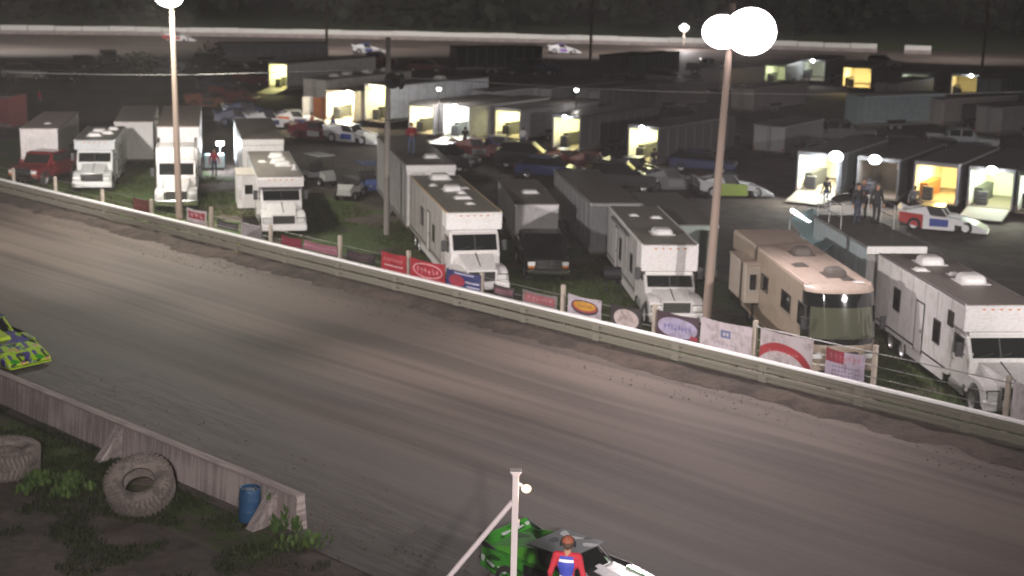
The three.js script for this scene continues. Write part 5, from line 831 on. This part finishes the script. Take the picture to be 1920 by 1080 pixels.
function skeleton(pose) {   // feet on y = 0, facing +z, 1.78 m
  const st = pose.step || 0, arm = pose.arm || 0.1, b = [];
  for (const s of [-1, 1]) {
    const f = st * s, hip = [s * 0.1, 0.92, 0], knee = [s * 0.11, 0.5, f * 0.25 + 0.03], ank = [s * 0.11, 0.08, f * 0.5 - 0.02];
    b.push([hip, knee, 0.092, 0.062, 'leg'], [knee, ank, 0.062, 0.042, 'leg'], [ank, [s * 0.13, 0.045, ank[2] + 0.15], 0.045, 0.034, 'shoe'], [ank, [s * 0.12, 0.04, ank[2] - 0.04], 0.04, 0.036, 'shoe']);
    const sh = [s * 0.19, 1.42, -0.01], el = [s * (0.25 + arm * 0.2), 1.13, -0.03 - f * 0.15 + (pose.fold ? 0.02 : 0)], wr = pose.fold ? [s * 0.06, 1.16, 0.2] : [s * (0.27 + arm * 0.3), 0.88, 0.05 - f * 0.2];
    b.push([sh, el, 0.062, 0.046, 'shirt'], [el, wr, 0.046, 0.032, pose.bare ? 'skin' : 'shirt'], [wr, [wr[0], wr[1] - (pose.fold ? 0 : 0.08), wr[2] + 0.02], 0.03, 0.036, 'skin']);
    for (let i = 0; i < 4; i++) { const o = (i - 1.5) * 0.019, bx = wr[0], by = wr[1] - (pose.fold ? 0 : 0.1), bz = wr[2] + 0.02 + o; b.push([[bx, by, bz], [bx - s * 0.006, by - 0.07 - 0.01 * (i % 3), bz], 0.0095, 0.008, 'skin']); }
    b.push([[wr[0], wr[1] - 0.04, wr[2] + 0.04], [wr[0] - s * 0.02, wr[1] - 0.09, wr[2] + 0.075], 0.011, 0.009, 'skin']);
    b.push([[s * 0.06, 1.42, -0.02], [s * 0.17, 1.43, -0.015], 0.075, 0.066, 'shirt']);
  }
  b.push([[-0.07, 0.95, 0], [0.07, 0.95, 0], 0.11, 0.11, 'leg'], [[0, 1.05, 0], [0, 1.28, 0], 0.125, 0.14, 'shirt'], [[-0.06, 1.3, 0], [0.06, 1.3, 0], 0.13, 0.13, 'shirt'], [[0, 1.44, -0.015], [0, 1.54, 0.0], 0.06, 0.055, 'skin']);
  b.push([[0, 1.64, -0.015], [0, 1.685, -0.01], 0.088, 0.09, 'hair'], [[0, 1.6, 0.03], [0, 1.66, 0.035], 0.068, 0.074, 'skin'], [[0, 1.565, 0.055], [0, 1.575, 0.05], 0.035, 0.04, 'skin'], [[0, 1.645, 0.105], [0, 1.625, 0.118], 0.01, 0.014, 'skin']);
  for (const s of [-1, 1]) b.push([[s * 0.088, 1.65, 0], [s * 0.09, 1.62, 0], 0.018, 0.014, 'skin']);
  return b;
}
const bodies = {};
function person(label, x, z, yaw, o, y = 0) {
  const key = o.pose || 'stand', poses = { stand: { arm: 0.1 }, walk: { step: 0.5, arm: 0.15 }, fold: { fold: true } };
  if (!bodies[key]) bodies[key] = meshField(skeleton(poses[key]), [0, 0.9, 0], 0.95, 62, 0.014, (id) => ({ leg: [1, 0, 0], shoe: [0, 0, 0], shirt: [0, 1, 0], skin: [0, 0, 1], hair: [1, 1, 0] })[id]);
  const g = bodies[key].clone(), c = g.attributes.color.clone(); g.setAttribute('color', c);
  const map = { '1,0,0': o.legs, '0,0,0': [0.03, 0.03, 0.03], '0,1,0': o.top, '0,0,1': SKIN, '1,1,0': o.hair || [0.05, 0.035, 0.025] };
  for (let i = 0; i < c.count; i++) { const q = map[[c.getX(i), c.getY(i), c.getZ(i)].join()]; c.setXYZ(i, ...q); }
  const p = thing('person', label, 'person', x, z, yaw, 'people about the pits', y);
  obj('body', g, new THREE.MeshStandardMaterial({ vertexColors: true, roughness: 0.85 }), p);
  if (o.cap) obj('cap', [new THREE.SphereGeometry(0.108, 14, 8, 0, 6.283, 0, 1.5).translate(0, 1.68, -0.005), new THREE.CylinderGeometry(0.09, 0.09, 0.012, 14, 1, false, -1.2, 2.4).scale(1, 1, 1.3).translate(0, 1.685, 0.07)], std(...o.cap, 0.8), p);
  return p;
}
const JEANS = [0.06, 0.08, 0.14], BLK = [0.025, 0.025, 0.028];
person('person in a red jacket and jeans standing on the tall pale trailer roof', -5.55, -80.6, 10, { top: [0.22, 0.02, 0.025], legs: JEANS, pose: 'fold' }, 3.8);
person('person in a dark jacket on the pale blue trailer roof nearest the awning', 14.75, -64.2, 30, { top: BLK, legs: [0.04, 0.05, 0.08], cap: [0.03, 0.03, 0.03] }, 3.5);
person('person in a grey shirt with a red sleeve stripe on the pale blue trailer roof', 15.3, -65.6, -20, { top: [0.12, 0.12, 0.15], legs: BLK, pose: 'fold' }, 3.5);
person('person in black at the far corner of the pale blue trailer roof', 15.6, -64.3, 15, { top: BLK, legs: BLK, cap: [0.1, 0.09, 0.08] }, 3.5);
const folk = [
  ['person in dark clothes by the ramp of the glaring doorway', 18.77, -90.07, 200, BLK, JEANS, 'stand'], ['person in a grey top before the amber doorway', 23.34, -87.31, 160, [0.15, 0.15, 0.16], BLK, 'walk'],
  ['person in a red shirt beside the white and orange race car', -16.08, -119.31, 90, [0.3, 0.05, 0.04], JEANS, 'stand'], ['person in a blue shirt on the warm lit dirt', -14.19, -117.59, 120, [0.06, 0.1, 0.3], JEANS, 'walk'],
  ['person in black in front of the greenish doorway', -3.71, -111.75, 190, BLK, BLK, 'fold'], ['person in white by the cream doorway', 0.57, -112.48, 150, [0.5, 0.5, 0.48], JEANS, 'stand'],
  ['person in dark clothes at the nearest pale doorway', 9.41, -101.83, 210, BLK, JEANS, 'stand'], ['person in a grey hoodie at the far left of the infield', -49.74, -148.61, 60, [0.1, 0.1, 0.12], BLK, 'stand'],
  ['person in black beside the grey hoodie', -48.49, -146.69, 200, BLK, BLK, 'walk'], ['person in a red shirt near the fence at the far left', -41.90, -133.24, 100, [0.42, 0.02, 0.02], JEANS, 'stand'],
  ['person in a dark coat walking past the far parked suv', -44.30, -152.23, 80, BLK, JEANS, 'walk'], ['person in a red top between the semi trailer and the slide-out toterhome', -19.32, -96.54, 20, [0.4, 0.03, 0.05], JEANS, 'stand'],
];
for (const [label, x, z, yaw, top, legs, pose] of folk) person(label, x, z, yaw, { top, legs, pose });
{ // lit blue and white pop up stall behind the semi tractor
  const g = thing('tool_cart', 'lit white and teal tool cart beside the semi tractor', 'tool cart', -19.87, -99.32, 15);
  obj('cabinet', rbox(1.3, 0.9, 0.7, 0, 0.6, 0, 0.04), std(0.3, 0.5, 0.55, 0.5), g); for (let i = 0; i < 3; i++) obj('drawer', rbox(1.2, 0.22, 0.03, 0, 0.32 + i * 0.27, 0.36, 0.01), std(0.55, 0.6, 0.62, 0.4), g);
  for (const [a, b] of [[-0.55, -0.25], [0.55, -0.25], [-0.55, 0.25], [0.55, 0.25]]) obj('caster', new THREE.CylinderGeometry(0.08, 0.08, 0.06, 10).rotateZ(Math.PI / 2).translate(a, 0.08, b), M.rubber, g);
  obj('lamp_mast', bar([0.4, 1.0, 0], [0.4, 1.7, 0], 0.025, 6), M.alu, g);
  obj('work_lamp', rbox(0.5, 0.22, 0.12, 0.4, 1.75, 0.05, 0.04), glow(0.85, 0.92, 1, 25), g);
  const l = new THREE.PointLight(C(0.88, 0.94, 1), 60, 0, 2); l.position.set(0.4, 1.75, 0.3); l.castShadow = true; l.shadow.radius = 5; l.name = 'work_lamp_light'; g.add(l);
}

// ---------------------------------------------------------------- foreground: flag stand, flagman, tyres, barrel, weeds
{
  const g = thing('flag_stand', 'white painted steel flag stand with a slanting brace and a small yellow lamp', 'flag stand', 0.12, -21.6, 0), pink = paint(0.56, 0.49, 0.49, 0.5);
  obj('corner_post', rbox(0.1, 7.1, 0.1, 0, 3.55, 0, 0.012), pink, g);
  obj('post_cap', [rbox(0.18, 0.025, 0.18, 0, 7.115, 0, 0.008), rbox(0.13, 0.05, 0.13, 0, 7.085, 0, 0.01)], pink, g);
  obj('brace', bar([-0.04, 6.62, 0], [-2.4, 3.53, 0], 0.045, 10), pink, g);
  obj('platform', rbox(5.2, 0.08, 3.2, 0, 3.507, -1.1, 0.02), M.darkSteel, g);
  for (const [x, z] of [[-2.5, 0.35], [2.5, 0.35], [-2.5, -2.6], [2.5, -2.6]]) obj('stand_leg', rbox(0.1, 3.48, 0.1, x, 1.74, z, 0.012), pink, g);
  for (const y of [4.0]) obj('guard_bar', bar([-2.5, y, -2.6], [2.5, y, -2.6], 0.025, 8), pink, g);
  for (const x of [-2.5, 2.5]) obj('guard_post', bar([x, 3.5, -2.6], [x, 4.03, -2.6], 0.025, 8), pink, g);
  const a = obj('lamp_arm', bar([0.03, 6.93, 0], [0.12, 6.87, 0.02], 0.025, 8), pink, g);
  obj('lamp_bulb', new THREE.SphereGeometry(0.078, 16, 12).scale(1, 0.85, 1).translate(0.165, 6.84, 0.02), glow(1, 0.78, 0.42, 0.95), g);
  const l = new THREE.PointLight(C(1, 0.8, 0.5), 1.2, 0, 2); l.position.set(0.165, 6.84, 0.02); l.shadow.radius = 3; l.castShadow = true; l.name = 'lamp_bulb_light'; g.add(l);
  obj('conduit_clip', rbox(0.03, 0.1, 0.12, 0.06, 6.28, 0, 0.01), pink, g);
}
{ // flagman seen from behind, standing on the platform
  const red = [0.5, 0.03, 0.05], navy = [0.03, 0.035, 0.06];
  const bones = skeleton({ arm: 0.12 });
  const body = meshField(bones, [0, 0.9, 0], 0.95, 110, 0.012, (id, p) => id === 'leg' ? navy : id === 'shoe' ? [0.02, 0.02, 0.02] : id === 'shirt' ? red : id === 'hair' ? [0.09, 0.055, 0.035] : SKIN);
  const g = thing('person', 'flagman in a red shirt and blue vest with a white band, seen from behind', 'person', 1.02, -23.5, 168, undefined, 3.55);
  obj('body', body, new THREE.MeshStandardMaterial({ vertexColors: true, roughness: 0.85 }), g);
  // vest: a panel that follows the back and chest
  const vest = (r0, y0, y1, halfA, back, m, name, parent) => {
    const pos = [], idx = [], nu = 16, nv = 14;
    for (let j = 0; j <= nv; j++) for (let i = 0; i <= nu; i++) {
      const y = y0 + (y1 - y0) * j / nv, a = (i / nu * 2 - 1) * halfA, dir = [Math.sin(a), 0, back * Math.cos(a)]; let d = 0.02;
      while (d < 0.4 && blend(bones, [dir[0] * d, y, dir[2] * d], 0.012)[0] < r0) d += 0.004;
      d = Math.min(d, 0.27); pos.push(dir[0] * d, y, dir[2] * d);
      if (i < nu && j < nv) { const k = j * (nu + 1) + i; idx.push(k, k + 1, k + nu + 1, k + 1, k + nu + 2, k + nu + 1); }
    }
    const q = new THREE.BufferGeometry(); q.setAttribute('position', new THREE.Float32BufferAttribute(pos, 3)); q.setIndex(idx); q.computeVertexNormals(); return obj(name, q, m, parent);
  };
  for (const back of [-1, 1]) {
    const v = vest(0.012, 0.98, 1.455, 0.85, back, std(0.05, 0.07, 0.42, 0.7), 'vest', g);
    vest(0.017, 1.36, 1.405, 0.82, back, std(0.75, 0.72, 0.78, 0.6), 'reflective_band', v); vest(0.017, 1.08, 1.12, 0.82, back, std(0.75, 0.72, 0.78, 0.6), 'reflective_band', v);
  }
  const cap = obj('cap', new THREE.SphereGeometry(0.112, 20, 10, 0, 6.283, 0, 1.45).scale(0.95, 1, 1.05).translate(0, 1.675, -0.01), std(0.3, 0.09, 0.05, 0.8), g);
  obj('cap_peak', new THREE.CylinderGeometry(0.095, 0.095, 0.012, 16, 1, false, -1.2, 2.4).scale(1, 1, 1.3).translate(0, 1.685, 0.07), std(0.4, 0.09, 0.05, 0.8), cap);
  const hs = obj('headset', new THREE.TorusGeometry(0.115, 0.012, 6, 18, Math.PI).translate(0, 1.66, -0.01), M.black, g); for (const s of [-1, 1]) obj('ear_cup', rbox(0.045, 0.085, 0.075, s * 0.112, 1.635, 0, 0.02), M.black, hs);
  for (const s of [-1, 1]) { const e = obj('eye', new THREE.SphereGeometry(0.012, 8, 6).translate(s * 0.032, 1.655, 0.102), std(0.7, 0.7, 0.7, 0.3), g); obj('iris', new THREE.SphereGeometry(0.006, 6, 5).translate(s * 0.032, 1.655, 0.111), std(0.04, 0.03, 0.02, 0.3), e); }
  obj('mouth', rbox(0.045, 0.008, 0.01, 0, 1.588, 0.098, 0.003), std(0.3, 0.1, 0.09, 0.6), g);
}
function bigTyre(label, x, z, y, rx, ry, rz, D, w) {
  const R = D / 2, tint = texture(256, 64, (u, v) => mixc([0.27, 0.225, 0.2], [0.13, 0.11, 0.1], sm(0.35, 0.7, 0.6 * grimeN[1](u * 16, v * 16) + 0.4 * grimeN[2](u * 128, v * 128)))), dusty = std(1, 1, 1, 0.95, 0, { map: tint, bumpMap: soilBump, bumpScale: 0.01 });
  const g = thing('tractor_tyre', label, 'tyre', x, z, 0, 'old tractor tyres by the concrete wall', y); g.rotation.set(rx, ry, rz, 'YXZ');
  obj('carcass', new THREE.LatheGeometry([[0.44 * R, -w * 0.3], [0.46 * R, -w * 0.44], [0.66 * R, -w * 0.53], [0.86 * R, -w * 0.5], [0.94 * R, -w * 0.4], [0.95 * R, 0], [0.94 * R, w * 0.4], [0.86 * R, w * 0.5], [0.66 * R, w * 0.53], [0.46 * R, w * 0.44], [0.44 * R, w * 0.3], [0.56 * R, w * 0.3], [0.84 * R, w * 0.36], [0.86 * R, 0], [0.84 * R, -w * 0.36], [0.56 * R, -w * 0.3], [0.44 * R, -w * 0.3]].map(a => new THREE.Vector2(...a)), 48), dusty, g);
  const lug = (s) => new RoundedBoxGeometry(0.055, w * 0.5, R * 0.075, 1, 0.015).rotateZ(s * 0.3);
  for (let i = 0; i < 40; i++) for (const s of [-1, 1]) {
    const a = (i + (s > 0 ? 0.5 : 0)) / 40 * 6.2832, q = obj('tread_lug', i === 0 ? lug(s) : g.userData['l' + s], dusty, g); if (i === 0) g.userData['l' + s] = q.geometry;
    q.position.set(Math.sin(a) * R * 0.95, s * w * 0.26, Math.cos(a) * R * 0.95); q.rotation.y = a;
    const e = obj('shoulder_lug', i === 0 ? new RoundedBoxGeometry(0.05, 0.045, R * 0.15, 1, 0.014) : g.userData['e' + s], dusty, g); if (i === 0) g.userData['e' + s] = e.geometry;
    e.position.set(Math.sin(a) * R * 0.87, s * w * 0.5, Math.cos(a) * R * 0.87); e.rotation.y = a;
  }
  for (const k of ['l1', 'l-1', 'e1', 'e-1']) delete g.userData[k];
  return g;
}
bigTyre('old tractor tyre leaning with its open face up beside the wall', -9.74, -37.87, 0.7, 0.56, 0.2, 0.1, 1.85, 0.55);
bigTyre('flat lying tractor tyre cut off by the left picture edge', -14.15, -40.54, 0.4, 0.05, 0.2, -0.05, 1.85, 0.74);
{ // heap of soil the tyre leans on
  const [x, z] = [-10.01, -38.90];
  const g = new THREE.SphereGeometry(1, 28, 14, 0, 6.283, 0, Math.PI / 2), p = g.attributes.position, n = lattice(32, 32, 77);
  for (let i = 0; i < p.count; i++) { const k = 0.85 + 0.3 * n(p.getX(i) * 5 + 9, p.getZ(i) * 5 + 9); p.setXYZ(i, p.getX(i) * 0.8 * k, p.getY(i) * 0.66 * k, p.getZ(i) * 0.42 * k); }
  g.computeVertexNormals(); const m = struct('soil_heap', g, soilMat); m.position.set(x - 0.1, -0.02, z - 1.25);
}
{ // blue drum
  const g = thing('blue_drum', 'dented blue plastic drum standing against the concrete wall', 'drum', -6.74, -37.21, 20), m = std(0.018, 0.075, 0.17, 0.45);
  g.rotation.z = -0.05;
  obj('shell', new THREE.LatheGeometry([[0, 0.01], [0.25, 0.01], [0.275, 0.05], [0.285, 0.2], [0.285, 0.3], [0.297, 0.32], [0.297, 0.35], [0.285, 0.37], [0.285, 0.6], [0.297, 0.62], [0.297, 0.65], [0.285, 0.67], [0.283, 0.84], [0.265, 0.92], [0.25, 0.93], [0.24, 0.905], [0, 0.905]].map(a => new THREE.Vector2(...a)), 28), m, g);
  obj('rim_ring', new THREE.TorusGeometry(0.262, 0.016, 6, 26).rotateX(Math.PI / 2).translate(0, 0.93, 0), m, g);
  for (const x of [-0.14, 0.14]) obj('bung', cyl(0.04, 0.04, 0.03, x, 0.92, 0.05, 10), M.plastic, g);
}
// broad leaved weeds, each leaf its own piece
const leafGeo = [0, 1, 2].map(k => {
  const g = new THREE.PlaneGeometry(0.16, 0.34, 2, 5), p = g.attributes.position;
  for (let i = 0; i < p.count; i++) { const v = p.getY(i) / 0.34 + 0.5, u = p.getX(i) / 0.08; p.setXYZ(i, u * 0.08 * Math.sin(Math.PI * (0.08 + 0.9 * v)) * (1 + 0.2 * k), v * 0.34, 0.03 * u * u - 0.16 * v * v * (0.6 + 0.4 * k)); }
  g.computeVertexNormals(); return g;
});
const leafGreen = [0, 1, 2].map(k => new THREE.MeshPhysicalMaterial({ color: C(0.055 + 0.025 * k, 0.12 + 0.03 * k, 0.018 + 0.008 * k), roughness: 0.7, transmission: 0.2, thickness: 0, side: THREE.DoubleSide }));
function weed(label, x, z, n, r, h) {
  const g = thing('weed_clump', label, 'plant', x, z, rr(0, 360), 'weeds by the concrete wall');
  for (let i = 0; i < n; i++) {
    const l = obj('leaf', leafGeo[i % 3], leafGreen[(i * 7) % 3], g), a = i * 2.4 + rr(-0.3, 0.3), q = r * Math.sqrt((i + 0.5) / n);
    l.position.set(Math.sin(a) * q * 0.6, h * rr(0, 0.7) * (1 - q / r * 0.5), Math.cos(a) * q * 0.6); l.rotation.set(rr(0.25, 1.1), a, 0, 'YXZ'); l.scale.setScalar(rr(0.28, 0.62));
  }
  obj('stem', [0, 1, 2].map(i => bar([0, 0, 0], [Math.sin(i * 2.1) * r * 0.3, h * 0.8, Math.cos(i * 2.1) * r * 0.3], 0.012, 5)), leafGreen[0], g);
}
weed('bright green broadleaf weeds in front of the flat tyre', -12.99, -39.76, 140, 0.75, 0.26); weed('bright green weeds between the two tractor tyres', -12.19, -39.81, 120, 0.7, 0.22);
weed('low green weeds nearest the leaning tyre', -12.06, -38.85, 60, 0.7, 0.16); weed('small weed sprig beside the leaning tyre', -11.43, -39.30, 18, 0.3, 0.15); weed('weeds under the edge of the flat tyre', -13.16, -38.90, 30, 0.5, 0.2);
function sprig(label, x, z, h) {   // upright weeds against the wall end
  const g = thing('tall_weed', label, 'plant', x, z, rr(0, 360), 'weeds by the concrete wall'); obj('stem', bar([0, 0, 0], [0.03, h, 0], 0.012, 5), leafGreen[0], g);
  for (let i = 0; i < 16; i++) { const l = obj('leaf', leafGeo[i % 3], leafGreen[i % 2], g), k = i / 16; l.position.set(0.03 * k, h * (0.1 + 0.88 * k), 0); l.rotation.set(rr(0.5, 1.2), i * 2.4, 0, 'YXZ'); l.scale.setScalar((1 - 0.6 * k) * rr(0.6, 1)); }
}
sprig('dark upright weed growing against the last buttress', -5.69, -36.46, 0.75); sprig('dark weed below the broken end of the wall', -5.37, -36.33, 0.5); sprig('leafy weed beside the blue drum', -6.20, -36.98, 0.85); sprig('short weed at the foot of the last wall panel', -5.92, -36.30, 0.5);
weed('olive weeds at the end of the concrete wall', -4.83, -35.80, 40, 0.7, 0.2); weed('olive weeds in front of the last buttress', -5.41, -35.59, 36, 0.7, 0.15);

renderer.render(scene, camera);
